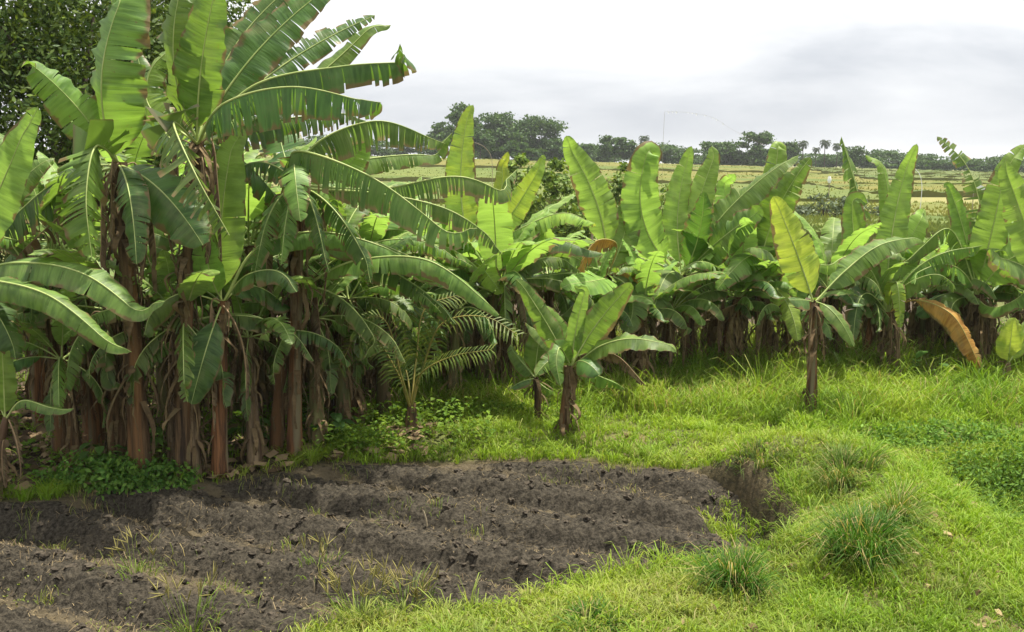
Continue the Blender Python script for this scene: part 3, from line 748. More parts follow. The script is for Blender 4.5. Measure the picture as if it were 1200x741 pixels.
# prototypes for the rest of the grove; each is the first plant of its kind and is then copied
def proto(key, H, n, Lm, Wm, e0, e1, mats, torn, dead, deadL, stem, sheath, rb):
    rng = rng_for(key)
    root = empty('banana_plant', (0, 0, 0))
    P, top = make_stem(H, rng.normal(0, .08, 2), rb, rb * .62, stem, root, rng)
    sheath_mesh(P, rb, rb * .62, rng, sheath, root, 1.3)
    hanging_dead(top, rng, root, dead, deadL)
    auto_leaves(root, top, rng, n, Lm, Wm, e0, e1, mats, torn)
    return [root, False]
PR = {
    'tall': proto('p1', 2.1, 12, 1.6, .42, 80, -25, 'ggrdr', .9, 4, .9, 'stem', 34, .12),
    'torn': proto('p2', 1.8, 12, 1.5, .40, 76, -35, 'bgrgr', .95, 5, .9, 'stem', 30, .11),
    'red':  proto('p3', 1.6, 11, 1.45, .38, 78, -30, 'bggdr', .9, 3, .8, 'stem_red', 20, .10),
    'row':  proto('p4', 1.2, 11, 1.3, .36, 80, 26, 'bbggdr', .4, 6, .7, 'stem', 28, .11),
    'lush': proto('p5', 1.05, 12, 1.2, .36, 78, 24, 'bgggyr', .3, 6, .65, 'stem', 24, .10),
    'low':  proto('p6', .9, 10, 1.1, .32, 72, 22, 'bggdr', .4, 4, .5, 'stem', 20, .09),
}
def place(kind, x, y, sc, rz, label, group=None):
    p = PR[kind]
    r = p[0] if not p[1] else copy_tree(p[0]); p[1] = True
    r.location = (x, y, zt(x, y)); r.rotation_euler = (0, 0, rz); r.scale = (sc, sc, sc)
    st = [c for c in r.children if c.name.startswith('pseudostem')][0]
    st.material_slots[0].link = 'OBJECT'
    st.material_slots[0].material = M[('stem', 'stem_red', 'stem_tan', 'stem', 'stem_grn')[int(abs(x * 7.3 + y * 3.1) * 10) % 5]]
    for k in ('label', 'category', 'group'):
        if k in r: del r[k]
    return tag(r, label, 'banana plant', group)
T1, T2 = 'banana stem deep in the shade of the left grove, wrapped in dead leaves', 'banana plant in the crowded back rows along the field'
for i, (u, v, kind, sc, lab) in enumerate([
    (75, 532, 'tall', .92, 'shaded banana plant behind the small pale sucker at the left edge'),
    (112, 535, 'torn', 1.0, 'dark banana stem standing left of the thick shaggy trunk at far left'),
    (196, 500, 'red', 1.08, 'banana plant filling the gap right behind the thick shaggy trunk'),
    (300, 496, 'torn', 1.05, 'banana plant hidden behind the leaning grey stem'),
    (386, 503, 'tall', .86, 'banana plant with a straight dark stem right of the rusty red stem'),
    (417, 506, 'red', .80, 'banana plant with a short orange brown stem left of the palm seedling'),
    (436, 476, 'torn', .92, 'banana plant just behind the palm seedling, dark stem partly hidden by its fronds'),
    (517, 470, 'red', .85, 'banana plant with a pale stem right of the palm seedling'),
    (566, 474, 'row', 1.12, 'banana plant with shaggy stem left of the waist high sucker'),
    (592, 474, 'torn', .80, 'banana plant with peeling whitish sheaths just left of the waist high sucker'),
    (752, 462, 'low', 1.05, 'squat banana plant right behind the dead leaf of the lone young plant'),
    (848, 446, 'row', .92, 'shaggy dark banana plant second right from the three pale upright leaves'),
    (780, 450, 'lush', .9, 'banana plant with shaggy stem just left of the three pale upright leaves'),
    (985, 440, 'row', .95, 'banana plant standing in the shade right of the slender lone plant'),
    (735, 452, 'row', .72, 'short banana plant just right of the plant with the single slanting leaf'),
    (826, 440, 'low', .95, 'low banana plant just right of the three pale upright leaves'),
    (872, 446, 'row', .75, 'short shaggy banana plant left of the plant with crossed broad leaves'),
    (930, 448, 'low', .9, 'low banana plant half hidden behind the slender lone plant'),
    (960, 440, 'row', .78, 'short banana plant peeping out right behind the slender lone stem'),
    (1012, 446, 'red', .62, 'reddish banana stem left of the plant with the orange dying leaf'),
    (1096, 428, 'row', .74, 'short shaggy banana plant right under the tip of the orange dying leaf'),
    (1128, 424, 'torn', .66, 'ragged short banana plant left of the plant holding a torn tip to the sky'),
    (1164, 430, 'row', .78, 'short banana plant behind the pale yellow sucker near the right edge'),
    (1215, 436, 'low', 1.0, 'low banana plant at the right edge right of the pale yellow sucker'),
    (1072, 430, 'lush', 1.0, 'banana plant under the orange dying leaf'),
    (1112, 420, 'low', 1.0, 'low banana plant between the orange dying leaf and the right edge plants'),
]):
    p = ground(u, v); place(kind, p.x, p.y, sc, i * 2.1 + .4, lab, G_LEFT if u < 610 else G_RIGHT)
for i, (u, v, kind, sc, lab) in enumerate([
    (462, 462, 'torn', .85, 'banana plant with drooping torn leaves right behind the palm seedling fronds'),
    (508, 452, 'tall', .72, 'banana plant in the second row between the palm seedling and the gap'),
    (545, 448, 'red', .8, 'reddish banana stem in the second row left of the erect striped leaf'),
    (362, 472, 'torn', 1.0, 'ragged banana plant in the second row behind the rusty red stem'),
    (276, 490, 'torn', 1.0, 'banana plant between the slim red stem and the leaning grey stem, dead leaves hanging'),
    (234, 478, 'red', 1.1, 'banana plant in the shade behind the fan of huge leaves'),
    (50, 500, 'torn', .95, 'ragged banana plant in the shade behind the two long glossy leaves'),
    (640, 452, 'torn', .74, 'ragged banana plant in the shade behind the waist high sucker'),
    (680, 458, 'low', 1.0, 'low banana plant in the shade behind the lone young plant'),
]):
    p = ground(u, v); place(kind, p.x, p.y, sc, i * 2.3 + 1.1, lab, G_LEFT)
for i, (u, v, kind, sc, lab) in enumerate([
    (226, 560, 'torn', .78, 'ragged short banana plant touching the left side of the slim red brown one'),
    (205, 556, 'tall', .62, 'short banana stem squeezed between the thick shaggy trunk and the slim red brown plant'),
    (298, 545, 'red', .74, 'short banana plant right of the slim red brown one, leaves hanging in shreds'),
    (372, 528, 'torn', .72, 'short ragged banana plant right beside the rusty red stem'),
    (402, 515, 'tall', .68, 'short banana plant behind the dark leafy herb at the grove edge'),
    (140, 552, 'torn', .82, 'ragged banana plant hard against the left side of the thick shaggy trunk'),
    (92, 556, 'red', .66, 'short banana plant in front of the shaded stems at far left'),
    (450, 496, 'torn', .70, 'short ragged banana plant left of and behind the palm seedling'),
    (530, 482, 'red', .72, 'short banana plant right of the palm seedling fronds'),
]):
    p = ground(u, v); place(kind, p.x, p.y, sc, i * 1.9 + .7, lab, G_LEFT)
for i, (x, y, kind, sc) in enumerate([(-5.6, 11.2, 'tall', .95), (-4.9, 11.9, 'torn', 1.05), (-4.1, 11.3, 'tall', 1.0), (-3.4, 12.0, 'red', 1.15), (-2.7, 11.6, 'torn', 1.0),
        (-2.1, 12.3, 'tall', .85), (-1.5, 12.8, 'torn', .85), (-5.2, 13.2, 'red', 1.1), (-3.9, 13.4, 'tall', 1.0), (-2.9, 13.5, 'torn', 1.0),
        (-6.4, 12.6, 'torn', 1.0), (-6.2, 9.9, 'tall', 1.0), (-1.9, 14.0, 'red', .9)]):
    place(kind, x, y, sc, i * 1.7, T1, 'banana plants in the shade behind the left grove')
for i, (x, y, kind, sc) in enumerate([(-.9, 14.2, 'low', 1.1), (-.2, 14.8, 'lush', .9), (.6, 15.4, 'low', 1.1), (1.2, 14.7, 'lush', .9), (1.9, 15.6, 'row', .9), (2.5, 15.2, 'lush', .95),
        (3.1, 15.8, 'row', .95), (3.7, 15.1, 'lush', .9), (4.3, 15.7, 'low', 1.15), (5.0, 15.3, 'row', .9), (5.6, 15.9, 'lush', .9), (6.2, 15.0, 'row', 1.0), (6.8, 15.8, 'lush', 1.0),
        (7.5, 15.0, 'row', 1.0), (.2, 16.6, 'low', 1.1), (1.6, 17.2, 'low', 1.2), (2.9, 17.3, 'lush', .85), (4.2, 17.1, 'low', 1.1), (5.4, 17.4, 'lush', .8), (6.6, 17.2, 'row', .85), (8.0, 16.6, 'row', .95), (-.6, 16.2, 'lush', .9)]):
    place(kind, x, y, sc * .84, i * 1.3 + .5, T2, 'banana plants in the back rows along the field')

# ------------------------------------------------------------------ foliage clouds: shrubs and trees
def leaf_cloud(pts, nrm, size, rng, c0, c1, aspect=.45, flat=.5, bend=.15):
    """one small folded diamond leaf per point; NRM is the outward direction the leaf tends to face"""
    n = len(pts)
    N = nrm * flat + rng.normal(0, .6, (n, 3)) + np.array([0, 0, .35]); N /= np.linalg.norm(N, axis=1)[:, None]
    A = rng.normal(0, 1, (n, 3)) + nrm * .5; A -= N * (A * N).sum(1)[:, None]; A /= np.linalg.norm(A, axis=1)[:, None]
    B = np.cross(N, A)
    s = (size * rng.uniform(.6, 1.25, n))[:, None]
    V = np.stack([pts - A * s * .5, pts + B * s * aspect * .5 - N * s * bend * .5, pts + A * s * .5 - N * s * bend, pts - B * s * aspect * .5 - N * s * bend * .5], 1).reshape(-1, 3)
    Q = np.arange(4 * n).reshape(-1, 4)
    k = rng.random(n)[:, None]; br = rng.uniform(.75, 1.3, n)[:, None]
    C = (np.array(c0) * (1 - k) + np.array(c1) * k) * br
    return V, Q, np.repeat(C, 4, 0)
def crown_points(lobes, n, rng, fill=.55, per=55, spr=.13):
    """points gathered in clumps over and inside the ellipsoid lobes (cx,cy,cz,rx,ry,rz)"""
    w = np.array([l[3] * l[4] * l[5] for l in lobes]) ** .7; w /= w.sum()
    P, Nn = [], []
    for l, k in zip(lobes, rng.multinomial(n, w)):
        nc = max(5, int(k / per))
        d = rng.normal(0, 1, (nc, 3)); d /= np.linalg.norm(d, axis=1)[:, None]
        rad = rng.uniform(fill, 1.0, nc) ** .6
        cc = d * rad[:, None]
        idx = rng.integers(0, nc, k)
        p = cc[idx] + rng.normal(0, spr, (k, 3)) * np.array([1.15, 1.15, .75])
        P.append(p * np.array(l[3:6]) + np.array(l[0:3]))
        q = cc[idx] * .6 + (p - cc[idx]) * 2.2; Nn.append(q / (np.linalg.norm(q, axis=1)[:, None] + 1e-6))
    return np.concatenate(P), np.concatenate(Nn)
def limbs(mb, base, H, lobes, r0, rng):
    pts = curve_pts([np.array(base) - [0, 0, .2], np.array(base) + [rng.normal(0, .05) * H, rng.normal(0, .05) * H, H * .5], np.array(base) + [0, 0, H]], 9)
    V, Q = tube(pts, np.linspace(r0, r0 * .45, 9), 8); mb.add(V, Q)
    for l in lobes:
        s = pts[rng.integers(4, 9)]
        e = np.array(l[:3])
        m = (s + e) / 2 + rng.normal(0, .12, 3) * np.linalg.norm(e - s) + np.array([0, 0, -.08 * np.linalg.norm(e - s)])
        V, Q = tube(curve_pts([s, m, e], 7), np.linspace(r0 * .42, r0 * .1, 7), 6); mb.add(V, Q)
        for _ in range(2):
            e2 = e + rng.normal(0, .5, 3) * np.array(l[3:6])
            V, Q = tube(curve_pts([m, (m + e2) / 2 + [0, 0, .1], e2], 5), np.linspace(r0 * .2, r0 * .05, 5), 5); mb.add(V, Q)
def tree(name, loc, H, lobes, n, size, c0, c1, r0, key, label, cat, group=None, aspect=.5, fill=.55, per=55, spr=.13):
    rng = rng_for(key)
    root = tag(empty(name, loc), label, cat, group)
    mb = MB(); limbs(mb, (0, 0, 0), H, lobes, r0, rng); mb.build('trunk', M['bark'], root)
    P, N = crown_points(lobes, n, rng, fill, per, spr)
    V, Q, C = leaf_cloud(P, N, size, rng, c0, c1, aspect)
    mesh_obj('crown', V, Q, M['tree_leaf'], root, False, None, {'col': C})
    return root
DG0, DG1 = (.035, .078, .014), (.13, .19, .035)
# big shade trees behind the left grove
tree('shade_tree', (-7.0, 16.5, 0), 2.6, [(-.3, 0, 3.6, 2.2, 1.6, 1.7), (1.4, -.2, 3.3, 1.5, 1.4, 1.5), (.6, .3, 5.0, 2.0, 1.5, 1.6), (-1.4, .2, 5.2, 1.8, 1.5, 1.5), (1.9, .2, 4.8, 1.1, 1.1, 1.3), (.2, 0, 1.9, 2.4, 1.4, 1.2)], 52000, .115, DG0, DG1, .22, 'tA',
     'big dark broadleaf tree behind the left grove, filling the top left corner', 'tree', aspect=.42)
tree('shade_tree', (-6.2, 18.6, 0), 2.2, [(0, 0, 2.6, 1.5, 1.3, 1.6), (-.7, .2, 4.3, 1.2, 1.2, 1.5), (.1, 0, 5.6, 1.0, 1.0, 1.2), (.9, 0, 1.6, 1.3, 1.1, 1.0)], 24000, .11, DG0, DG1, .17, 'tB',
     'dark broadleaf tree showing between the tall leaves of the left grove', 'tree', aspect=.42)
tree('shade_tree', (-9.6, 17.5, 0), 2.6, [(0, 0, 3.6, 2.4, 1.6, 2.0), (1.2, 0, 5.4, 1.8, 1.5, 1.5), (0, 0, 1.8, 2.4, 1.4, 1.4)], 26000, .13, DG0, DG1, .22, 'tC',
     'dark broadleaf tree cut by the left edge behind the grove', 'tree', aspect=.42)
# fruit shrubs between the bananas and the fields
SG0, SG1 = (.055, .115, .018), (.17, .245, .04)
for i, (u, v, Y, lob, n, lab) in enumerate([
    (645, 190, 27, [(0, 0, 1.7, 1.0, .9, 1.0), (-.35, 0, 1.0, 1.0, .8, .8), (.5, 0, 1.1, .8, .8, .9), (.1, 0, 2.35, .5, .5, .55)], 5200, 'rounded leafy shrub behind the gap in the banana row'),
    (603, 165, 30, [(0, 0, 1.5, .6, .5, .9), (.1, 0, 2.4, .45, .4, .5), (-.2, 0, .9, .8, .7, .8)], 3000, 'narrow dark shrub rising left of the rounded shrub'),
    (722, 200, 29, [(0, 0, 1.5, .9, .8, .9), (.35, 0, 2.1, .5, .5, .6), (-.5, 0, .9, .8, .7, .8), (.3, 0, .8, .9, .7, .7)], 4200, 'leafy shrub with yellow green tips behind the single slanting leaf'),
    (560, 200, 31, [(0, 0, 1.3, .9, .7, 1.0), (-.3, 0, .7, 1.0, .8, .7)], 2600, 'dull green shrub behind the tall erect striped leaf'),
    (780, 215, 31, [(0, 0, 1.1, .8, .7, .9), (.3, 0, .7, .9, .7, .7)], 2400, 'low shrub behind the three pale upright leaves'),
    (965, 245, 44, [(0, 0, .5, 1.8, 1.0, .7), (1.2, 0, .35, 1.4, 1.0, .5)], 2600, 'grey green bush at the near edge of the golden field')]):
    p = at(u, v, Y)
    tree('shrub', (p.x, Y, zt(p.x, Y)), .9, lob, n, .17 if i < 5 else .22, SG0 if i < 5 else (.07, .10, .06), SG1 if i < 5 else (.13, .17, .09), .05, 'sh%d' % i, lab, 'shrub', aspect=.45)

# ------------------------------------------------------------------ far tree line
FG0, FG1 = (.024, .064, .012), (.062, .120, .022)
def far_lobes(w, h, rng, k):
    out = []
    for _ in range(k):
        a = rng.uniform(-1, 1); zz = h * rng.uniform(.16, .84); ww = 1 - .75 * max(0, (zz / h - .5)) * 1.3
        out.append((a * w * .62 * ww, rng.uniform(-.3, .3) * w, zz, w * rng.uniform(.34, .55), w * .45, h * rng.uniform(.15, .24)))
    out.append((0, 0, h * .80, w * .45, w * .4, h * .19))
    return out
def far_tree(u, vt, vb, wpx, Y, key, label, group='trees of the far tree line', bare=.4, n=1500):
    rng = rng_for(key)
    b = at(u, vb, Y); z0 = zt(b.x, Y); h = at(u, vt, Y).z - z0; w = wpx * .62 * Y / F
    lobes = [(x, y, max(z, h * bare * .8), a, bb, c) for x, y, z, a, bb, c in far_lobes(w, h, rng, 7)]
    return tree('far_tree', (b.x, Y, z0), h * .6, lobes, int(n * 2.6), max(.5, h * .06), FG0, FG1, h * .022, key, label, 'tree', group, .8, .1, 34, .22)
for i, a in enumerate([
    (541, 121, 186, 46, 195, 'tall open crowned tree at the left end of the far tree line', .42, 1900),
    (515, 142, 186, 34, 205, 'pale lower tree at the extreme left of the far tree line', .35, 900),
    (588, 131, 187, 62, 200, 'dense round tree right of the tall open crowned tree', .2, 2800),
    (562, 150, 187, 40, 190, 'lower dark tree in front of the dense round far tree', .2, 1200),
    (625, 136, 188, 74, 200, 'widest dome shaped tree of the far tree line', .15, 3600),
    (648, 162, 188, 34, 198, 'small tree at the right foot of the dome shaped far tree', .2, 900),
    (609, 165, 189, 40, 185, 'dark understory tree below the dome shaped far tree', .15, 1000),
    (688, 168, 190, 22, 215, 'small round tree alone in the gap right of the dome shaped far tree', .25, 700),
    (720, 159, 190, 34, 210, 'round headed far tree just left of the lone tall palm', .3, 1200),
    (738, 166, 191, 24, 210, 'narrow far tree between the round headed tree and the lone tall palm', .25, 700),
    (780, 171, 192, 46, 215, 'low broad far tree right of the lone tall palm', .2, 1100),
    (835, 164, 193, 46, 212, 'broad far tree standing behind the three pale upright leaves', .2, 1400),
    (866, 161, 194, 40, 214, 'far tree left of the double peaked tall tree', .2, 1300),
    (893, 154, 195, 40, 210, 'tallest double peaked tree at the centre right of the tree line', .25, 1500),
    (922, 166, 196, 34, 218, 'bushy far tree right of the double peaked tall tree', .2, 900),
    (1000, 170, 200, 34, 220, 'far tree behind the ragged dead upright leaf', .2, 900),
    (1022, 182, 202, 40, 222, 'low far tree right of the ragged dead upright leaf', .15, 900),
    (1138, 186, 207, 44, 225, 'rounded far tree near the right end of the tree line', .15, 1000),
    (1172, 184, 207, 50, 222, 'last far tree at the right end of the tree line', .15, 1000),
    (1098, 188, 206, 44, 226, 'low far tree behind the white tipped curved pole', .12, 900),
]):
    far_tree(a[0], a[1], a[2], a[3], a[4], 'ft%d' % i, a[5], bare=a[6], n=a[7])
for i in range(30):
    u = 330 + i * 30 + (i * 37 % 19); vb = 189 + (u - 600) * .031
    far_tree(u, vb - 18 - (i * 7 % 9), vb, 68, 236 + (i * 13 % 9), 'fl%d' % i, 'low dark tree filling the unbroken bottom of the far tree line', 'low trees filling the far tree line', .08, 1100)
# coconut palms of the tree line
def frond(mb, c, az, el, Ln, rng, nl=16, wid=.05, col=((.03, .055, .02), (.06, .09, .03)), droop=.9, leafl=.32, hang=.5):
    o = np.array([math.cos(az), math.sin(az), 0]); P = [np.array(c, float)]; e = el
    for i in range(8):
        P.append(P[-1] + Ln / 8 * (o * math.cos(e) + np.array([0, 0, math.sin(e)]))); e -= droop / 8 * (1 + i * .22)
    C = curve_pts(P[::2] + ([P[-1]] if len(P) % 2 == 0 else []), 30)
    T = np.gradient(C, axis=0); T /= np.linalg.norm(T, axis=1)[:, None]
    side = np.array([-o[1], o[0], 0])
    for k in range(nl):
        f = .16 + .84 * (k + .5) / nl; i = min(29, int(f * 29))
        ll = leafl * Ln * (.55 + .6 * math.sin(PI * min(1, f * 1.02) ** .8)) * rng.uniform(.85, 1.1)
        for s in (-1, 1):
            d = side * s + T[i] * rng.uniform(.35, .65) + np.array([0, 0, rng.uniform(.0, .25) - hang * .2]); d /= np.linalg.norm(d)
            p0 = C[i]; p1 = p0 + d * ll * .5; p2 = p1 + (d * .8 + np.array([0, 0, -hang])) * ll * .5
            w = T[i] * wid
            V = [p0 - w * .6, p0 + w * .6, p1 - w, p1 + w, p2]
            kk = rng.random(); cc = np.array(col[0]) * (1 - kk) + np.array(col[1]) * kk
            mb.add(V, [[0, 1, 3, 2]], [[2, 3, 4]], col=cc)
    return C
PROTO_PALM = []
def palm(u, vt, vb, Y, label, group):
    b = at(u, vb, Y); z0 = zt(b.x, Y); h = at(u, vt, Y).z - z0
    if not PROTO_PALM:
        rng = rng_for('palm'); root = empty('coconut_palm', (0, 0, 0))
        V, Q = tube(curve_pts([(0, 0, -.3), (.25, 0, 4.5), (.1, 0, 9)], 10), np.linspace(.2, .12, 10), 7); mesh_obj('trunk', V, Q, M['bark'], root)
        mb = MB()
        for k in range(18): frond(mb, (.1, 0, 9), k * 2.4, 1.3 - k * .095, 2.6, rng, 14, .09, ((.02, .042, .014), (.045, .07, .024)), 1.3, .3, .8)
        mb.build('crown', M['palm'], root, False, True); PROTO_PALM.append(root); r = root
    else: r = copy_tree(PROTO_PALM[0])
    s = h / 10.5; r.location = (b.x, Y, z0); r.rotation_euler = (0, 0, u * .7); r.scale = (s, s, s)
    if 'group' in r: del r['group']
    tag(r, label, 'palm', group)
palm(754, 158, 191, 200, 'lone tall coconut palm in the gap of the far tree line', None)
for u, vt, lab in [(940, 164, 'left coconut palm of the cluster in the far tree line'), (956, 172, 'short coconut palm inside the far palm cluster'),
                   (966, 163, 'tallest coconut palm of the far palm cluster'), (980, 167, 'right coconut palm of the far palm cluster')]:
    palm(u, vt, 199, 205, lab, 'coconut palms clustered in the far tree line')

# ------------------------------------------------------------------ rice fields
def rice(name, x0, x1, y0, y1, h, c0, c1, n, key, skew=0.0):
    rng = rng_for(key); mb = MB()
    nx, ny = max(8, int((x1 - x0) / .9)), max(4, int((y1 - y0) / .9))
    X, Y = np.meshgrid(np.linspace(x0, x1, nx), np.linspace(y0, y1, ny)); X = X + skew * (Y - y0)
    Z = z_out(X.ravel(), Y.ravel()).reshape(X.shape) + h * (.8 + .45 * fbm(X * .8, Y * .8, 3))
    i = np.arange(ny - 1)[:, None] * nx + np.arange(nx - 1)[None, :]
    Q = np.stack([i, i + 1, i + nx + 1, i + nx], -1).reshape(-1, 4)
    k = np.clip(.45 + 1.5 * fbm(X * .10, Y * .14, 4) + rng.normal(0, .05, X.shape), 0, 1).ravel()[:, None]
    top = np.array(c0) * (1 - k) + np.array(c1) * k
    mb.add(np.stack([X.ravel(), Y.ravel(), Z.ravel()], 1), Q, col=top)
    green = np.array([.17, .18, .05])
    for ex, ey, ez in ((X[0], Y[0], Z[0]), (X[:, 0], Y[:, 0], Z[:, 0]), (X[:, -1], Y[:, -1], Z[:, -1])):
        m = len(ex); V = np.concatenate([np.stack([ex, ey, ez - .003], 1), np.stack([ex, ey, z_out(ex, ey) - .3], 1)])
        a = np.arange(m - 1); mb.add(V, np.stack([a, a + 1, a + m + 1, a + m], 1), col=green)
    # standing stalks and ears
    n = n if y0 < 40 else n // 3; px = rng.uniform(x0, x1, n); py = y0 + (y1 - y0) * rng.random(n) ** 1.5
    pz = z_out(px, py); px = px + skew * (py - y0)
    s = .14 * (1 + py / 120); hh = h * (rng.uniform(.8, 1.22, n) if y0 < 60 else rng.uniform(.7, 1.08, n)); an = rng.random(n) * PI
    dx, dy = np.cos(an) * s, np.sin(an) * s * .5
    V = np.stack([np.stack([px - dx, py - dy, pz + hh * .2], 1), np.stack([px + dx, py + dy, pz + hh * .2], 1), np.stack([px + rng.normal(0, .15, n), py, pz + hh], 1)], 1).reshape(-1, 3)
    kk = np.clip(.5 + 1.1 * fbm(px * .12, py * .25, 3) + rng.normal(0, .2, n), 0, 1)[:, None]
    c = np.array(c0) * (1 - kk) + np.array(c1) * kk; c3 = np.stack([green * .4 + c * .6, green * .4 + c * .6, c * 1.08], 1).reshape(-1, 3)
    mb.add(V, None, np.arange(3 * n).reshape(-1, 3), col=c3)
    return tag(mb.build(name, M['rice'], None, False, True), kind='stuff')
GO0, GO1 = (.21, .20, .045), (.13, .18, .036); LG0, LG1 = (.18, .215, .05), (.11, .165, .038); GR0, GR1 = (.11, .16, .04), (.16, .19, .055)
rice('rice_crop', -40, 70, 150, 186, .5, GO0, GO1, 9000, 'r1', .1)
rice('rice_crop', 2, 70, 100, 142, .5, GO0, GO1, 9000, 'r2', .12)
rice('rice_crop', -30, 1, 104, 140, .5, LG0, GO1, 5000, 'r3', .05)
rice('rice_crop', -14, 22, 60, 92, .45, LG0, LG1, 8000, 'r4', .1)
rice('rice_crop', 24, 48, 72, 95, .5, GO0, LG1, 6000, 'r5', .1)
rice('rice_crop', 9, 30, 44, 56, .4, LG0, GO0, 9000, 'r6', .1)
rice('rice_crop', 2, 26, 24, 33, .35, GR0, LG0, 14000, 'r8', .1)
rice('rice_crop', 4, 28, 34.5, 42.5, .45, LG1, LG0, 12000, 'r9', .1)
rice('rice_crop', -16, 8, 40, 54, .4, LG1, LG0, 6000, 'r7', .1)
for i in range(5): rice('rice_crop', 40 + i * 1.5, 95, 118 + i * 13, 125 + i * 13, .8, GR0, GR1, 2200, 'rg%d' % i, .05)

# ------------------------------------------------------------------ bird scarer poles and field things
def pole_px(name, Y, pts, r0, r1, mat, label, cat, streamer=None):
    root_u, root_v = pts[0][:2]; b = at(root_u, root_v, Y); b.z = zt(b.x, Y)
    P = [np.zeros(3)] + [np.array(at(u, v, Y) - b) for u, v in pts[1:]]
    root = tag(empty(name, b), label, cat)
    C = curve_pts(P, 24); V, Q = tube(C, np.linspace(r0, r1, 24), 6); mesh_obj('pole', V, Q, M[mat], root)
    if streamer:
        S = [np.array(at(u, v, Y + d) - b) for u, v, d in streamer]
        C = curve_pts(S, 60); T = np.gradient(C, axis=0); rng = rng_for(label)
        V, Q = tube(C, np.full(60, .0032), 5); cord = mesh_obj('cord', V, Q, M['bamboo'], root)
        mb = MB()
        for k in range(2, 60, 2):
            if rng.random() < .45: continue
            a = C[k]; d = T[k] / np.linalg.norm(T[k]); w = rng.uniform(.03, .06); ln = rng.uniform(.05, .14)
            mb.add([a - d * w, a + d * w, a + d * w * .6 + [0, .03, -ln * .5], a - d * w * .4 + [0, -.04, -ln]], [[0, 1, 2, 3]])
        mb.build('ribbon', M['white'], cord, False)
    return root
pole_px('bird_scarer', 58, [(776, 215), (777, 170), (779, 131)], .010, .006, 'bamboo', 'thin bamboo pole with a drooping line of white plastic ribbons over the field', 'bird scarer',
        [(779, 131, 0), (805, 132, 1), (835, 138, 2), (858, 152, 3), (880, 163, 4), (903, 173, 5)])
pole_px('curved_pole', 46, [(1078, 236), (1080, 214), (1077, 203), (1067, 194)], .016, .010, 'white', 'white bent pole curving left above the field near the right', 'pole')
pole_px('bamboo_stake', 21, [(694, 300), (694, 255), (694.5, 206)], .03, .022, 'bamboo', 'upright thin green brown bamboo stake beside the pale upright leaf', 'stake')
pole_px('curved_pole', 80, [(577, 190), (574, 180), (567, 172), (556, 167)], .022, .014, 'bamboo', 'grey bent pole tip curving over the left field beside the erect leaf', 'pole')
def bag(u, v, Y, w, h, label):
    b = at(u, v, Y); b.z = zt(b.x, Y) ; rng = rng_for(label)
    root = tag(empty('scarecrow', b), label, 'scarecrow')
    hz = at(u, v, Y).z - b.z
    V, Q = tube([(0, 0, -.1), (0, 0, hz * .6), (0, 0, hz + h * .3)], [.03, .03, .025], 6); mesh_obj('pole', V, Q, M['bamboo'], root)
    n, m = 9, 8; th = np.arange(m) * 2 * PI / m; VV = []
    for k in range(n):
        t = k / (n - 1); r = w * .5 * (.35 + .75 * math.sin(PI * (.18 + .72 * t))) 
        VV.append(np.stack([r * np.cos(th) * (1 + .15 * rng.normal(size=m)), r * .7 * np.sin(th), np.full(m, hz - h / 2 + h * (1 - t)) + rng.normal(0, .02, m)], 1))
    i = np.arange(n - 1)[:, None] * m; j = np.arange(m)[None, :]; jn = (j + 1) % m
    Q = np.stack([i + j, i + jn, i + m + jn, i + m + j], -1).reshape(-1, 4)
    mesh_obj('bag', np.concatenate(VV), Q, M['white'], root)
bag(972, 211, 62, .20, .36, 'white plastic bag on a stick standing in the golden field')
def flag(u, v, Y, label):
    b = at(u, v, Y); b.z = zt(b.x, Y); hz = at(u, v, Y).z - b.z
    root = tag(empty('field_flag', b), label, 'flag')
    V, Q = tube([(-.35, 0, -.1), (-.36, 0, hz * .6), (-.35, 0, hz + .15)], [.018, .018, .014], 6); mesh_obj('pole', V, Q, M['bamboo'], root)
    x = np.linspace(0, 1, 8); mb = MB()
    top = np.stack([-.34 + .62 * x, .05 * np.sin(5 * x), hz + .14 - .26 * x], 1); bot = top + np.array([0, .02, -.17])
    i = np.arange(7); mb.add(np.concatenate([top, bot]), np.stack([i, i + 1, i + 9, i + 8], 1)); mb.build('cloth', M['white'], root)
flag(1152, 218, 42, 'small white flag on a stick at the right end of the field')

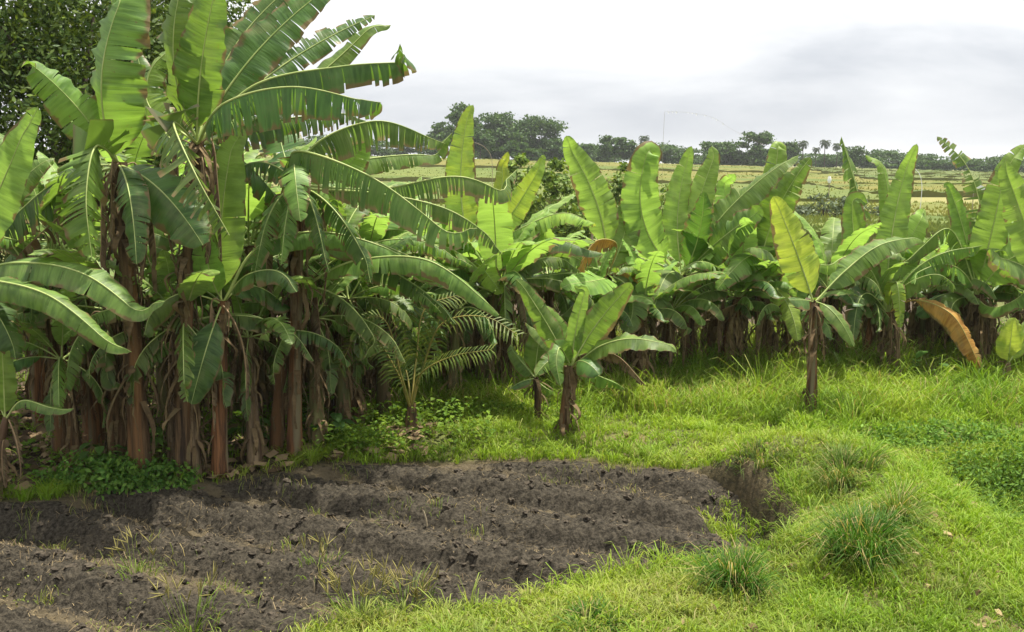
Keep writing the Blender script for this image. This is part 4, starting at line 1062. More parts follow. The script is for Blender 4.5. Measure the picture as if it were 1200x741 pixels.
# ------------------------------------------------------------------ palm seedling, fern, herbs
def palm_seedling():
    b = ground(482, 506); rng = rng_for('seedling')
    root = tag(empty('palm_seedling', b), 'knee high coconut palm seedling with yellow stalks and feathery fronds at the grove edge', 'palm')
    V, Q = tube([(0, 0, -.08), (0, 0, .12), (.01, 0, .3)], [.07, .065, .04], 9); mesh_obj('stem', V, Q, M['stem'], root)
    for k, pts in enumerate([[(462, 430, -.1), (425, 385, -.3), (398, 430, -.4)], [(470, 440, -.25), (446, 372, -.4), (416, 376, -.5)], [(496, 430, 0), (520, 378, -.1), (570, 372, -.2), (606, 392, -.3)],
                             [(492, 440, -.2), (530, 418, -.4), (575, 410, -.5)], [(488, 420, .2), (500, 360, .3), (540, 345, .4)], [(474, 430, .3), (452, 400, .4), (420, 420, .5)]]):
        P = [np.array([0, 0, .22])] + [np.array(at(u, v, b.y + d) - b) for u, v, d in pts]
        C = curve_pts(P, 36); T = np.gradient(C, axis=0); T /= np.linalg.norm(T, axis=1)[:, None]
        mb = MB(); Ln = np.linalg.norm(np.diff(C, axis=0), axis=1).sum()
        for i in np.linspace(9, 35, 30):
            a = int(i); s0 = np.cross(T[a], [0, -.5, .85]); s0 /= np.linalg.norm(s0)
            ll = (.30 - .15 * (a / 35) ** 2) * min(1, Ln)
            for s in (-1, 1):
                d = s0 * s + T[a] * .55 + rng.normal(0, .06, 3); d /= np.linalg.norm(d); w = T[a] * .0095
                p1 = C[a] + d * ll * .5; p2 = p1 + (d * .85 + np.array([0, 0, -.45])) * ll * .5
                kk = rng.random(); cc = np.array([.05, .095, .022]) * (1 - kk) + np.array([.13, .16, .03]) * kk
                mb.add([C[a] - w * .5, C[a] + w * .5, p1 - w, p1 + w, p2], [[0, 1, 3, 2]], [[2, 3, 4]], col=cc)
        f = mb.build('frond', M['palm'], root, False, True)
        V, Q = tube(C, np.linspace(.013, .003, 36), 6); mesh_obj('stalk', V, Q, M['palm_rib'], f)
palm_seedling()
def broad_leaf(mb, base, d, ln, w, col, rng, cup=.25):
    d = np.array(d, float); d /= np.linalg.norm(d); up = np.array([0, 0, 1.0])
    s = np.cross(d, up); s /= np.linalg.norm(s) + 1e-6; n = np.cross(s, d)
    x = np.array([0, .3, .65, 1.0]); hw = np.array([.12, .5, .42, .0]) * w
    ctr = np.array(base)[None, :] + d[None, :] * (x * ln)[:, None] - up[None, :] * (x ** 2 * ln * .3)[:, None]
    Lf = ctr[:3] + s * hw[:3, None] + n * (hw[:3] * cup)[:, None]; Rt = ctr[:3] - s * hw[:3, None] + n * (hw[:3] * cup)[:, None]
    V = np.concatenate([ctr, Lf, Rt])
    mb.add(V, [[0, 1, 5, 4], [1, 2, 6, 5], [1, 0, 7, 8], [2, 1, 8, 9]], [[2, 3, 6], [3, 2, 9]], col=np.array(col) * rng.uniform(.7, 1.25))
def herb(name, u, v, h, n, ln, w, col, label, cat, key, lobed=False):
    b = ground(u, v); rng = rng_for(key); root = tag(empty(name, b), label, cat); st, lf = MB(), MB()
    for k in range(n):
        az = k * 2.4 + rng.normal(0, .3); hh = h * rng.uniform(.45, 1.0); r = h * rng.uniform(.15, .55)
        e = np.array([math.cos(az) * r, math.sin(az) * r, hh])
        V, Q = tube(curve_pts([np.zeros(3), e * [.3, .3, .6], e], 6), np.linspace(.006, .003, 6), 5); st.add(V, Q)
        o = np.array([math.cos(az), math.sin(az), -.15])
        if lobed:
            for a in (-1.1, -.55, 0, .55, 1.1):
                broad_leaf(lf, e, (math.cos(az + a), math.sin(az + a), -.12), ln * (1 - .25 * abs(a)), w, col, rng)
        else: broad_leaf(lf, e, o, ln, w, col, rng)
    st.build('stalk', M['stem_grn'], root); lf.build('foliage', M['weed'], root, False, True)
herb('cassava_seedling', 187, 548, .42, 9, .16, .05, (.10, .19, .04), 'small herb with fingered leaves at the foot of the thick shaggy trunk', 'herb', 'h1', True)
herb('taro_plant', 385, 520, .45, 14, .16, .12, (.045, .10, .022), 'dark leafy herb right of the rusty red banana stem', 'herb', 'h2')
herb('taro_plant', 366, 500, .5, 12, .15, .11, (.05, .11, .024), 'taller dark herb behind the rusty red banana stem', 'herb', 'h3')
herb('taro_plant', 290, 530, .4, 12, .13, .10, (.055, .12, .026), 'leafy herb between the slim red stem and the leaning grey stem', 'herb', 'h4')
herb('taro_plant', 395, 468, .34, 4, .42, .22, (.055, .14, .03), 'broad leaved herb with flat horizontal leaves beneath the left grove', 'herb', 'h5')
herb('taro_plant', 120, 560, .35, 12, .12, .08, (.06, .12, .028), 'leafy herb in front of the dark stems at far left', 'herb', 'h6')
herb('taro_plant', 1090, 452, .5, 10, .18, .13, (.08, .17, .03), 'soft green herb under the orange dying leaf', 'herb', 'h7')

# ------------------------------------------------------------------ grass
def blades(px, py, h, w, lean, rng, c0, c1, straw=.08, az=None, curl=1.0, cs=(.34, .27, .12), z=None):
    n = len(px); pz = (z_true(px, py) if z is None else z) - .008
    az = rng.random(n) * 2 * PI if az is None else az
    ln = lean * rng.uniform(.3, 1.3, n)
    dx, dy = np.cos(az), np.sin(az); fa = rng.random(n) * PI; wx, wy = np.cos(fa) * w, np.sin(fa) * w
    B = np.stack([px, py, pz], 1); W = np.stack([wx, wy, 0 * wx], 1); D = np.stack([dx, dy, 0 * dx], 1)
    up = np.array([0, 0, 1.0])
    m1 = B + D * (h * ln * .22)[:, None] + up * (h * .48)[:, None]
    m2 = B + D * (h * ln * .62)[:, None] + up * (h * (.86 - .12 * ln * curl))[:, None]
    tp = B + D * (h * ln * 1.08)[:, None] + up * (h * (1.0 - .42 * ln * curl))[:, None]
    V = np.stack([B - W * .5, B + W * .5, m1 - W * .5, m1 + W * .5, m2 - W * .36, m2 + W * .36, tp], 1).reshape(-1, 3)
    a = np.arange(n)[:, None] * 7
    Q = np.concatenate([a + np.array([[0, 1, 3, 2]]), a + np.array([[2, 3, 5, 4]])]); T = a + np.array([[4, 5, 6]])
    k = np.clip(.5 + 1.5 * fbm(px * .9 + 31, py * .9, 3) + rng.normal(0, .2, n), 0, 1)[:, None]
    C = (np.array(c0) * (1 - k) + np.array(c1) * k) * rng.uniform(.75, 1.25, n)[:, None]
    s = rng.random(n) < straw; C[s] = np.array(cs) * rng.uniform(.6, 1.2, s.sum())[:, None]
    return V, Q, T, np.repeat(C, 7, 0)
def scatter(n, y0, y1, rng, u0=-260, u1=1460):
    y = 1 / (1 / y1 + (1 / y0 - 1 / y1) * rng.random(n))
    return (rng.uniform(u0, u1, n) - CX) / F * y, y
def grass():
    rng = rng_for('grass'); mb = MB()
    # tufts first: every tuft has its own height and colour, its blades share a root
    tx, ty = scatter(60000, 4.6, 16.8, rng, -300, 1950)
    sd = plot_sd(tx, ty)
    grove = np.clip(sstep(-1.5, -2.6, tx + .3 * (ty - 9) + .5 * fbm(tx * 1.2, ty * 1.2, 3)), 0, 1) * sstep(8.4, 9.2, ty)
    c1 = fbm(tx * 1.6, ty * 1.6, 4); c2 = fbm(tx * 5.0 + 40, ty * 5.0, 3)
    ditch = np.exp(-(((tx - DX + .16) / .45) ** 2 + ((ty - DY) / .95) ** 2) ** 2)
    pk = np.where(sd > 0, ditch * .6, 1.0) * sstep(.05, -.10, np.where(ditch > .3, -1, sd + .10 * c2)) * (1 - .93 * grove) * np.clip(.9 + .7 * c1 + .5 * c2, .15, 1) * (1 - .7 * sstep(13.6, 15.2, ty))
    bx, by = flat(1180, 742); pk = pk * (1 - .85 * np.exp(-(((tx - bx) / .45) ** 2 + ((ty - by) / .3) ** 2)))
    k = rng.random(len(tx)) < pk; tx, ty, c1, c2, sd, ditch = tx[k], ty[k], c1[k], c2[k], sd[k], ditch[k]
    m = len(tx)
    tall = sstep(10.4, 12.4, ty + .8 * fbm(tx * .6, ty * .6, 2))
    hol = np.exp(-(((tx - GX - .15) / .75) ** 2 + ((ty - GY) / .8) ** 2) ** 2)
    th = (.055 + .06 * np.clip(c2 + .45, 0, 1.1) + .05 * np.clip(c1, 0, 1) + tall * (.09 + .20 * np.clip(c1 + .4, 0, 1)) + .10 * hol) * np.exp(rng.normal(0, .28, m))
    th = th * (1 + .5 * np.exp(-(sd / .12) ** 2))
    nb = rng.integers(7, 19, m); rep_ = np.repeat(np.arange(m), nb); n = len(rep_)
    r = (.012 + .035 * rng.random(m) + .02 * tall)[rep_] * np.abs(rng.normal(0, 1, n)); a = rng.random(n) * 2 * PI
    x, y = tx[rep_] + r * np.cos(a), ty[rep_] + r * np.sin(a)
    h = th[rep_] * rng.uniform(.55, 1.3, n); w = .0060 * (1 + .06 * (y - 6)) * rng.uniform(.6, 1.5, n) * (1 + .25 * tall[rep_])
    V, Q, T, C = blades(x, y, h, w, .95, rng, (.115, .215, .018), (.240, .320, .030), .08, a + rng.normal(0, .7, n))
    # tuft colour: deep green, yellow green, sun dried
    t = rng.random(m)[:, None]; dry = np.clip(1.5 * fbm(tx * .8 - 9, ty * .8 + 4, 3) + rng.normal(0, .22, m), 0, .85)[:, None] * (1 - .75 * tall[:, None])
    path = [flat(*q) for q in ((760, 545), (880, 530), (950, 552), (985, 610), (960, 655), (860, 690), (760, 715), (600, 741))]
    pd = np.full(m, 9.0)
    for (ax, ay), (bx, by) in zip(path[:-1], path[1:]):
        ex, ey = bx - ax, by - ay; q = np.clip(((tx - ax) * ex + (ty - ay) * ey) / (ex * ex + ey * ey), 0, 1); pd = np.minimum(pd, np.hypot(tx - ax - q * ex, ty - ay - q * ey))
    dry = np.clip(dry + (.55 * np.exp(-(pd / .28) ** 2) * rng.uniform(.2, 1.2, m))[:, None], 0, .85)
    deep = np.clip(-.1 + 1.6 * fbm(tx * 1.1 + 70, ty * 1.1, 3) + rng.normal(0, .18, m) + .9 * hol, 0, .9)[:, None]
    tc = np.array([.130, .255, .020]) * (1 - t) + np.array([.255, .350, .032]) * t
    tc = tc * (1 - deep) + np.array([.06, .13, .012]) * deep; tc = tc * (1 - dry) + np.array([.27, .245, .095]) * dry
    C = C * .45 + np.repeat(tc[rep_], 7, 0) * .55
    mb.add(V, Q, T, col=C)
    # a thin even sward between the tufts
    x, y = scatter(140000, 4.6, 14.5, rng, -300, 1950); sd = plot_sd(x, y)
    grove = np.clip(sstep(-1.0, -2.3, x + .3 * (y - 9)), 0, 1) * sstep(8.4, 9.2, y)
    k = (sd < -.04 + .08 * fbm(x * 5 + 40, y * 5, 3)) & (rng.random(len(x)) < (1 - .95 * grove)); x, y = x[k], y[k]
    V, Q, T, C = blades(x, y, rng.uniform(.02, .075, len(x)), .0048 * rng.uniform(.7, 1.5, len(x)), .9, rng, (.13, .20, .022), (.23, .27, .037), .2); mb.add(V, Q, T, col=C)
    tag(mb.build('grass', M['grass'], None, True, True), kind='stuff')
grass()
def tall_grass():
    rng = rng_for('tallgrass'); mb = MB()
    x, y = scatter(60000, 11.4, 15.5, rng, 420, 1400)
    c = fbm(x * 1.4 + 8, y * 1.4, 3); keep = (rng.random(len(x)) < np.clip(.4 + 1.8 * c, 0, 1)) & (plot_sd(x, y) < -.9); x, y = x[keep], y[keep]
    V, Q, T, C = blades(x, y, rng.uniform(.17, .48, len(x)) * (1 + .7 * sstep(12.6, 13.8, y) * np.clip(.5 + 2 * c[keep], 0, 1)), np.full(len(x), .008), .8, rng, (.12, .22, .022), (.24, .32, .037), .14); mb.add(V, Q, T, col=C)
    tag(mb.build('tall_grass', M['grass'], None, True, True), kind='stuff')
tall_grass()
def sprigs():                        # grass coming up between the furrows
    rng = rng_for('sprigs'); mb = MB()
    cx, cy = rng.uniform(px0, px1, 520), rng.uniform(py0, py1, 520)
    s = cy + .47 * cx + .08 * fbm(cx * .55, cy * .55, 2); fur = .5 - .5 * np.cos(2 * PI * (s - 7.41) / .87)
    near = sstep(-.2, -2.6, cx + .2 * (cy - 6))
    k = (plot_sd(cx, cy) > 0) & (rng.random(520) < (.10 + .55 * fur * near + .5 * sstep(.5, .1, plot_sd(cx, cy))))
    for a, b in zip(cx[k], cy[k]):
        n = rng.integers(8, 40); r = rng.uniform(.03, .14)
        x = a + rng.normal(0, r, n); y = b + rng.normal(0, r * .7, n)
        V, Q, T, C = blades(x, y, rng.uniform(.03, .13, n), np.full(n, .0042), .8, rng, (.12, .18, .03), (.21, .25, .05), .25); mb.add(V, Q, T, col=C)
    tag(mb.build('grass_sprigs', M['grass'], None, True, True), kind='stuff')
sprigs()
def tussock(u, v, wpx, hpx, label, n=900, c0=(.05, .125, .012), c1=(.125, .215, .022)):
    b = ground(u, v); rng = rng_for(label); k = b.y / F; R = wpx * .47 * k; H = hpx * .92 * k
    nc = max(9, n // 60); cr = rng.random(nc) ** .6 * R * .72; ca = rng.random(nc) * 2 * PI
    ch = H * rng.uniform(.35, 1.0, nc); q = rng.integers(0, nc, n); ct = rng.normal(0, .25, nc)
    x = (cr * np.cos(ca))[q] + rng.normal(0, R * .10, n); y = (cr * np.sin(ca))[q] + rng.normal(0, R * .10, n)
    r = np.hypot(x, y) / R; a = np.arctan2(y, x)
    h = ch[q] * rng.uniform(.45, 1.25, n)
    z = z_true(b.x + x, b.y + y) - b.z
    V, Q, T, C = blades(x, y, h * 1.15, np.full(n, .006), .45 + 1.1 * r, rng, c0, c1, .17, a + rng.normal(0, .8, n) + ct[q], 1.25, z=z)
    o = tag(mesh_obj('grass_tussock', V, [Q, T], M['grass'], None, True, None, {'col': C}), label, 'grass clump', 'bunch grass clumps on the bund')
    o.location = b
tussock(1012, 652, 95, 66, 'large dark green grass clump on the bund, lower right of the ditch', 1500)
tussock(862, 697, 88, 70, 'large grass clump at the near corner of the plot', 1500)
tussock(1050, 612, 66, 54, 'yellow green grass clump right behind the large dark one', 800, (.10, .16, .025), (.20, .25, .045))
tussock(990, 562, 92, 46, 'wide pale grass clump on top of the bund behind the ditch', 1100, (.09, .155, .025), (.19, .24, .05))
tussock(888, 536, 60, 24, 'low grass clump at the far end of the ditch', 500, (.09, .145, .03), (.17, .21, .05))
tussock(690, 742, 66, 40, 'grass clump cut by the bottom edge of the frame', 800)
tussock(1132, 520, 60, 24, 'dark low grass clump above the weedy hollow', 500, (.06, .12, .02), (.12, .19, .03))
def seed_grass(u, v, label, n, hpx, cat='grass clump'):
    b = ground(u, v); rng = rng_for(label); mb, hd = MB(), MB(); H = hpx * b.y / F
    a = rng.random(n * 6) * 2 * PI; r = rng.random(n * 6) * .18; x, y = r * np.cos(a), r * np.sin(a)
    V, Q, T, C = blades(x, y, H * rng.uniform(.3, .7, n * 6), np.full(n * 6, .006), .9, rng, (.13, .20, .03), (.22, .27, .05), .1, a, z=z_true(b.x + x, b.y + y) - b.z); mb.add(V, Q, T, col=C)
    root = tag(empty('seeding_grass', b), label, cat)
    mb.build('blades', M['grass'], root, True, True)
    for k in range(n):
        az = rng.random() * 2 * PI; rr = rng.uniform(.02, .15); s = np.array([math.cos(az) * rr, math.sin(az) * rr, 0]); h = H * rng.uniform(.7, 1.05)
        ln = rng.uniform(.1, .5); e = s + np.array([math.cos(az) * h * ln, math.sin(az) * h * ln, h])
        C = curve_pts([s, (s + e) / 2 + [0, 0, h * .06], e], 8); V, Q = tube(C, np.linspace(.0022, .0012, 8), 4); hd.add(V, Q, col=(.17, .21, .05))
        d = C[-1] - C[-2]; d /= np.linalg.norm(d)
        for q in range(3):
            sd = rng.normal(0, .5, 3) + d; sd /= np.linalg.norm(sd); V, Q = tube([C[-1], C[-1] + sd * .05, C[-1] + sd * .1], [.002, .004, .001], 4); hd.add(V, Q, col=(.28, .25, .09))
    hd.build('seed_stalk', M['grass'], root, True, True)
seed_grass(420, 728, 'wispy seeding grass at the near edge of the plot, bottom centre left', 26, 62)
seed_grass(476, 728, 'denser seeding grass right of the wispy one at the bottom edge', 24, 56)
seed_grass(160, 672, 'thin grass tuft in the furrow at lower left', 7, 40)
seed_grass(225, 745, 'sparse grass stalks at the bottom left edge of the plot', 10, 62)
seed_grass(372, 666, 'low grass tuft on the ridge right of the furrow at lower left', 6, 24)

# low broad leaved weeds
def mound(u, v, lobes, n, size, c0, c1, key, label):
    b = ground(u, v); rng = rng_for(key); P, N = crown_points(lobes, n, rng, .5, 40, .2)
    P[:, 2] = np.maximum(P[:, 2], z_true(P[:, 0] + b.x, P[:, 1] + b.y) - b.z + .01)
    V, Q, C = leaf_cloud(P, N, size, rng, c0, c1, .5)
    o = tag(mesh_obj('weed_bush', V, Q, M['weed'], None, False, None, {'col': C}), label, 'weed bush'); o.location = b
mound(1204, 588, [(0, 0, .16, .55, .5, .34), (-.35, .35, .14, .5, .4, .28), (.4, .3, .22, .5, .5, .42), (.3, -.3, .12, .4, .35, .26)], 11000, .045, (.055, .125, .018), (.135, .235, .035), 'm1', 'dark green mound of weeds in the hollow at the right edge')
mound(1075, 522, [(0, 0, .08, .5, .3, .16), (.5, .1, .08, .5, .3, .14)], 3500, .05, (.07, .16, .025), (.16, .27, .045), 'm2', 'leafy weeds bulging from the grass above the weedy hollow')
mound(585, 492, [(0, 0, .06, .4, .3, .16), (.6, .1, .05, .4, .3, .12)], 2600, .05, (.085, .17, .02), (.20, .29, .035), 'm3', 'bright leafy weeds at the grove edge right of the palm seedling')
mound(420, 526, [(0, 0, .06, .3, .22, .18)], 1900, .05, (.075, .155, .02), (.18, .27, .03), 'm4', 'bright leafy weeds between the rusty red stem and the palm seedling')
mound(120, 566, [(0, 0, .06, .5, .25, .2), (.5, 0, .05, .3, .2, .14)], 3600, .055, (.05, .13, .025), (.13, .23, .04), 'm5', 'leafy weeds at the grove foot left of the thick shaggy trunk')
def weeds():
    rng = rng_for('weeds'); mb = MB()
    def patch(n, x, y, s0, s1, hmax, c0, c1):
        z = z_true(x, y); m = len(x)
        az = rng.random(m) * 2 * PI; ln = rng.uniform(s0, s1, m); w = ln * rng.uniform(.5, .8, m); hh = hmax * rng.random(m) ** 1.3 + .01; el = rng.uniform(-.4, .5, m)
        B = np.stack([x, y, z + hh], 1); D = np.stack([np.cos(az) * np.cos(el), np.sin(az) * np.cos(el), np.sin(el)], 1); S = np.stack([-np.sin(az), np.cos(az), rng.normal(0, .25, m)], 1)
        V = np.stack([B, B + D * (ln * .45)[:, None] + S * (w * .5)[:, None] + [0, 0, .006], B + D * ln[:, None] - [0, 0, .012], B + D * (ln * .45)[:, None] - S * (w * .5)[:, None] + [0, 0, .006]], 1).reshape(-1, 3)
        k = rng.random(m)[:, None]; C = (np.array(c0) * (1 - k) + np.array(c1) * k) * rng.uniform(.8, 1.2, m)[:, None]
        mb.add(V, np.arange(4 * m).reshape(-1, 4), col=np.repeat(C, 4, 0))
    x, y = scatter(90000, 4.8, 14.5, rng)
    sd = plot_sd(x, y); c = fbm(x * 1.1 + 50, y * 1.1 + 9, 4)
    k = (sd < -.03) & (x > -1.4) & (rng.random(len(x)) < np.clip(-.05 + 1.9 * c, 0, 1)); patch(0, x[k], y[k], .018, .045, .09, (.13, .22, .02), (.23, .30, .035))
    # undergrowth below the left grove
    x = rng.uniform(-7.5, -.2, 42000); y = rng.uniform(8.6, 15, 42000); c = fbm(x * 1.3, y * 1.3 + 60, 4)
    edge = sstep(-5.5, -1.0, x)
    k = (plot_sd(x, y) < -.12) & (rng.random(len(x)) < np.clip(.10 + .22 * edge + 1.6 * c, 0, 1)); patch(0, x[k], y[k], .02, .09, .30, (.06, .125, .016), (.16, .25, .03))
    # behind the lone young plants and under the row
    x = rng.uniform(-.8, 9, 26000); y = rng.uniform(12.6, 17, 26000); c = fbm(x * 1.2 + 5, y * 1.2, 4)
    k = rng.random(len(x)) < np.clip(.05 + 1.5 * c, 0, 1); patch(0, x[k], y[k], .03, .09, .40, (.05, .11, .022), (.12, .21, .04))
    x = rng.uniform(-5.2, .6, 16000); y = rng.uniform(5.0, 8.2, 16000); c = fbm(x * 1.7 + 33, y * 1.7, 4)
    fs = y + .47 * x + .08 * fbm(x * .55, y * .55, 2); fur = (.5 - .5 * np.cos(2 * PI * (fs - 7.41) / .87)) ** 1.5 * sstep(-.4, -2.4, x + .3 * (y - 6)) * sstep(8.2, 6.6, y)
    k = (plot_sd(x, y) > 0) & (rng.random(len(x)) < np.clip(fur * (.25 + 1.6 * c), 0, 1)); patch(0, x[k], y[k], .012, .032, .035, (.12, .17, .035), (.22, .23, .07))
    x = rng.uniform(GX - .7, GX + 1.1, 9000); y = rng.uniform(GY - .9, GY + .8, 9000); hol = np.exp(-(((x - GX - .15) / .75) ** 2 + ((y - GY) / .8) ** 2) ** 2)
    k = rng.random(len(x)) < hol; patch(0, x[k], y[k], .02, .055, .22, (.06, .125, .018), (.13, .215, .035))
    tag(mb.build('weeds', M['weed'], None, False, True), kind='stuff')
weeds()

# ------------------------------------------------------------------ clods, straw, leaf litter
def clods():
    rng = rng_for('clods'); mb = MB()
    import bmesh
    bm = bmesh.new(); bmesh.ops.create_icosphere(bm, subdivisions=2, radius=1.0)
    bv = np.array([v.co[:] for v in bm.verts]); bf = np.array([[v.index for v in f.verts] for f in bm.faces]); bm.free()
    shapes = []
    for k in range(14):
        d = 1 + .8 * vnoise(bv[:, 0] * 1.6 + k * 7, bv[:, 1] * 1.6 + bv[:, 2] * 1.9) + .7 * vnoise(bv[:, 0] * 4 + k, bv[:, 2] * 4 - bv[:, 1] * 3) + .55 * vnoise(bv[:, 0] * 9 + k, bv[:, 2] * 9 + bv[:, 1] * 8)
        shapes.append(bv * d[:, None] * np.array([1, .8, .55]))
    x, y = rng.uniform(px0, px1, 11000), rng.uniform(py0, py1, 11000)
    s = y + .47 * x + .08 * fbm(x * .55, y * .55, 2); cr = .5 + .5 * np.cos(2 * PI * (s - 7.41) / .87)
    k = (plot_sd(x, y) > .03) & (rng.random(11000) < .12 + .65 * cr * np.clip(.6 + 1.2 * fbm(x * 2, y * 2, 3), 0, 1)); x, y = x[k], y[k]; z = z_true(x, y)
    for a, b, c in zip(x, y, z):
        sz = .005 + .040 * rng.random() ** 3.6; t = rng.random() * 6.28; q = shapes[rng.integers(14)] * sz
        V = np.stack([q[:, 0] * math.cos(t) - q[:, 1] * math.sin(t) + a, q[:, 0] * math.sin(t) + q[:, 1] * math.cos(t) + b, q[:, 2] + c + sz * .2], 1)
        mb.add(V, None, bf)
    tag(mb.build('soil_clods', M['clod'], None, False), kind='stuff')
clods()
def straw():
    rng = rng_for('straw'); mb = MB()
    n = 52000; x, y = rng.uniform(px0, px1, n), rng.uniform(py0, py1, n)
    c = fbm(x * 2.4 + 20, y * 2.4, 3); fs = y + .47 * x; fu = .5 - .5 * np.cos(2 * PI * (fs - 7.30) / .87); k = (plot_sd(x, y) > .0) & (rng.random(n) < np.clip(.04 + .55 * fu + 1.1 * c, .03, 1)); x, y = x[k], y[k]
    x2, y2 = rng.uniform(-6.5, 0, 3500), rng.uniform(8.6, 11.2, 3500); k = plot_sd(x2, y2) < -.02; x, y = np.concatenate([x, x2[k]]), np.concatenate([y, y2[k]])
    n = len(x); z = z_true(x, y) + .006; az = rng.random(n) * 2 * PI; ln = rng.uniform(.012, .065, n); el = rng.normal(.1, .35, n); w = rng.uniform(.0008, .0024, n)
    D = np.stack([np.cos(az) * np.cos(el), np.sin(az) * np.cos(el), np.sin(el)], 1); S = np.stack([-np.sin(az), np.cos(az), 0 * az], 1); B = np.stack([x, y, z], 1)
    V = np.stack([B - S * w[:, None], B + S * w[:, None], B + D * ln[:, None] + S * w[:, None] + [0, 0, .004], B + D * ln[:, None] - S * w[:, None] + [0, 0, .004]], 1).reshape(-1, 3)
    kk = rng.random(n)[:, None]; C = np.array([.09, .066, .038]) * (1 - kk) + np.array([.25, .195, .11]) * kk
    mb.add(V, np.arange(4 * n).reshape(-1, 4), col=np.repeat(C, 4, 0))
    # crumpled dead leaf scraps below the grove
    n = 1500; x, y = rng.uniform(-6.5, -.8, n), rng.uniform(8.8, 13, n); k = plot_sd(x, y) < -.05; x, y = x[k], y[k]; n = len(x); z = z_true(x, y) + .01
    for a, b, c in zip(x, y, z):
        t = rng.random() * 6.28; ln = rng.uniform(.06, .25); w = rng.uniform(.02, .07); q = np.linspace(-.5, .5, 4)
        ctr = np.stack([a + np.cos(t) * q * ln, b + np.sin(t) * q * ln, c + rng.uniform(0, .05, 4)], 1); s = np.array([-math.sin(t), math.cos(t), 0]) * w
        V = np.concatenate([ctr + s + [0, 0, .02], ctr - s]); i = np.arange(3)
        kk = rng.random(); mb.add(V, np.stack([i, i + 1, i + 5, i + 4], 1), col=np.array([.06, .04, .026]) * (1 - kk) + np.array([.26, .19, .11]) * kk)
    n = 260; x, y = scatter(n, 5, 13, rng, 350, 1300); k = plot_sd(x, y) < -.08; x, y = x[k], y[k]; z = z_true(x, y) + .03
    for a, b, c in zip(x, y, z):
        t = rng.random() * 6.28; ln = rng.uniform(.03, .13); w = rng.uniform(.006, .03); q = np.linspace(-.5, .5, 4)
        ctr = np.stack([a + np.cos(t) * q * ln, b + np.sin(t) * q * ln, c + rng.uniform(-.01, .03, 4)], 1); s = np.array([-math.sin(t), math.cos(t), .3]) * w
        V = np.concatenate([ctr + s, ctr - s]); i = np.arange(3); kk = rng.random()
        mb.add(V, np.stack([i, i + 1, i + 5, i + 4], 1), col=np.array([.09, .06, .03]) * (1 - kk) + np.array([.32, .25, .13]) * kk)
    tag(mb.build('straw_litter', M['straw'], None, False, True), kind='stuff')
straw()
def stick(u, v, u2, v2, r, label, mat='bamboo'):
    b = ground(u, v); e = at(u2, v2, b.y) - b
    V, Q = tube(curve_pts([np.array([0, 0, -.03]), np.array(e) * .5 + [.004, 0, 0], np.array(e)], 6), np.linspace(r, r * .6, 6), 6)
    o = tag(mesh_obj('stick', V, Q, M[mat], None), label, 'stick'); o.location = b
stick(501, 617, 496, 598, .008, 'pale split stick standing up in the middle of the plot')
stick(216, 608, 224, 592, .006, 'thin slanted straw stick near the back left of the plot')
stick(368, 694, 367, 680, .007, 'small pinkish stub of stick near the bottom of the plot')

# ------------------------------------------------------------------ haze, sky, sun, camera
def haze_box():
    x0, x1, y0, y1, z0, z1 = -3000, 3000, -60, 3600, -8, 40
    V = [(x, y, z) for z in (z0, z1) for y in (y0, y1) for x in (x0, x1)]
    Q = [[0, 2, 3, 1], [4, 5, 7, 6], [0, 1, 5, 4], [2, 6, 7, 3], [0, 4, 6, 2], [1, 3, 7, 5]]
    m, nt, N = new_mat('haze_air')
    pv = N('ShaderNodeVolumePrincipled', ins={'Color': (.86, .89, .93, 1), 'Density': HAZE, 'Anisotropy': .2})
    N('ShaderNodeOutputMaterial', ins={'Volume': pv.outputs[0]})
    tag(mesh_obj('haze', V, np.array(Q), m, None, False), kind='stuff')
HAZE = .0003
if HAZE: haze_box()
SUN_EL, SUN_AZ = 73.0, 52.0          # azimuth from +Y (view direction) towards +X
w = bpy.data.worlds.new('World'); SC.world = w; w.use_nodes = True
nt = w.node_tree; nt.nodes.clear()
N = lambda t, **k: _node(nt, t, k)
sky = N('ShaderNodeTexSky', sky_type='NISHITA', sun_disc=False, sun_elevation=math.radians(SUN_EL), sun_rotation=math.radians(SUN_AZ), air_density=1.0, dust_density=2.5)
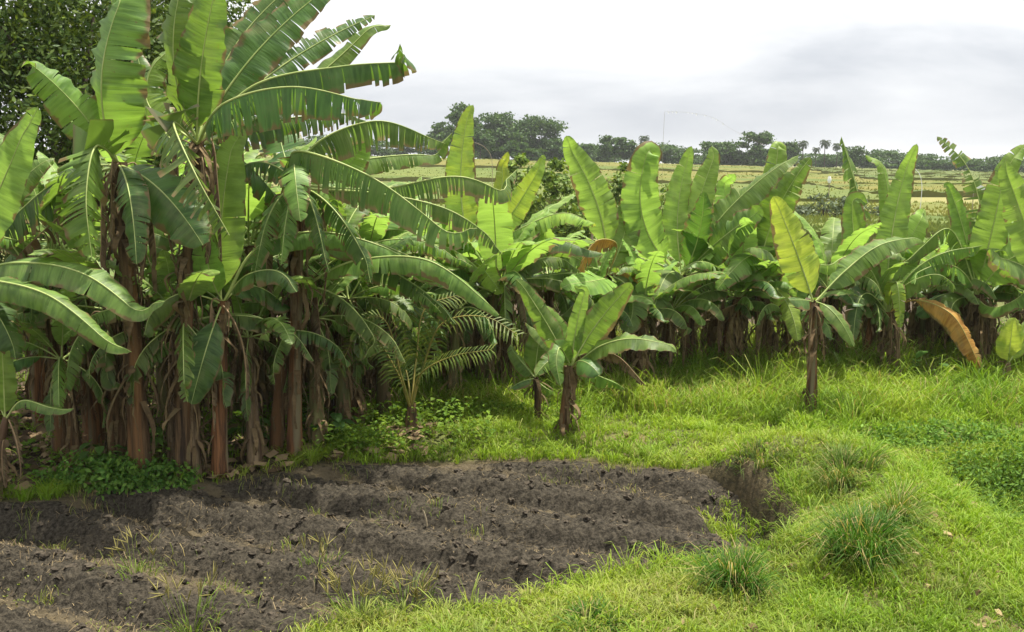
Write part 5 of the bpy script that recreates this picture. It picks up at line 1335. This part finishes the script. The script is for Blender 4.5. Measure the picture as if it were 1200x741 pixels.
g = N('ShaderNodeTexCoord').outputs['Generated']
sp = N('ShaderNodeSeparateXYZ', ins={0: g}); zz = sp.outputs[2]
cl = N('ShaderNodeMapping', ins={0: g, 3: (2.2, 2.2, 9.0)}).outputs[0]
n1 = N('ShaderNodeTexNoise', ins={'Vector': cl, 'Scale': 1.5, 'Detail': 6.0, 'Roughness': .55, 'Distortion': .3}).outputs[0]
lift = mth(N, 'ADD', zz, mth(N, 'MULTIPLY', mth(N, 'SUBTRACT', n1, .5), .26))
lift = mth(N, 'SUBTRACT', lift, mth(N, 'MULTIPLY', sp.outputs[0], .07))
c = mixc(N, ramp(N, lift, -.02, .15), (2.45, 2.65, 3.05), (5.8, 5.85, 5.9))
c = mixc(N, ramp(N, zz, .10, .8), c, (7.4, 7.35, 7.3))
cloud = mixc(N, .95, sky.outputs[0], c)
bg = N('ShaderNodeBackground', ins={0: cloud, 1: .10})
N('ShaderNodeOutputWorld', ins={0: bg.outputs[0]})
sl = bpy.data.lights.new('sun', 'SUN'); sl.energy = 5.0; sl.angle = math.radians(2.0); sl.color = (1.0, .94, .82)
so = bpy.data.objects.new('sun', sl); COL.objects.link(so)
el, az = math.radians(SUN_EL), math.radians(SUN_AZ)
so.rotation_euler = Vector((math.sin(az) * math.cos(el), math.cos(az) * math.cos(el), math.sin(el))).to_track_quat('Z', 'Y').to_euler()
cam = bpy.data.cameras.new('camera'); co = bpy.data.objects.new('camera', cam); COL.objects.link(co)
co.location = (0, 0, CAMH); co.rotation_euler = (PI / 2 - PITCH, 0, 0)
cam.sensor_width = 36.0; cam.lens = 36.0 * F / 1200.0; cam.clip_start = .05; cam.clip_end = 9000
SC.camera = co
SC.view_settings.view_transform = 'Standard'; SC.view_settings.look = 'None'; SC.view_settings.exposure = 1.05; SC.view_settings.gamma = 1.0
SC.view_settings.use_curve_mapping = False
SC.cycles.max_bounces = 8; SC.cycles.transparent_max_bounces = 8; SC.cycles.volume_bounces = 0; SC.cycles.transmission_bounces = 6
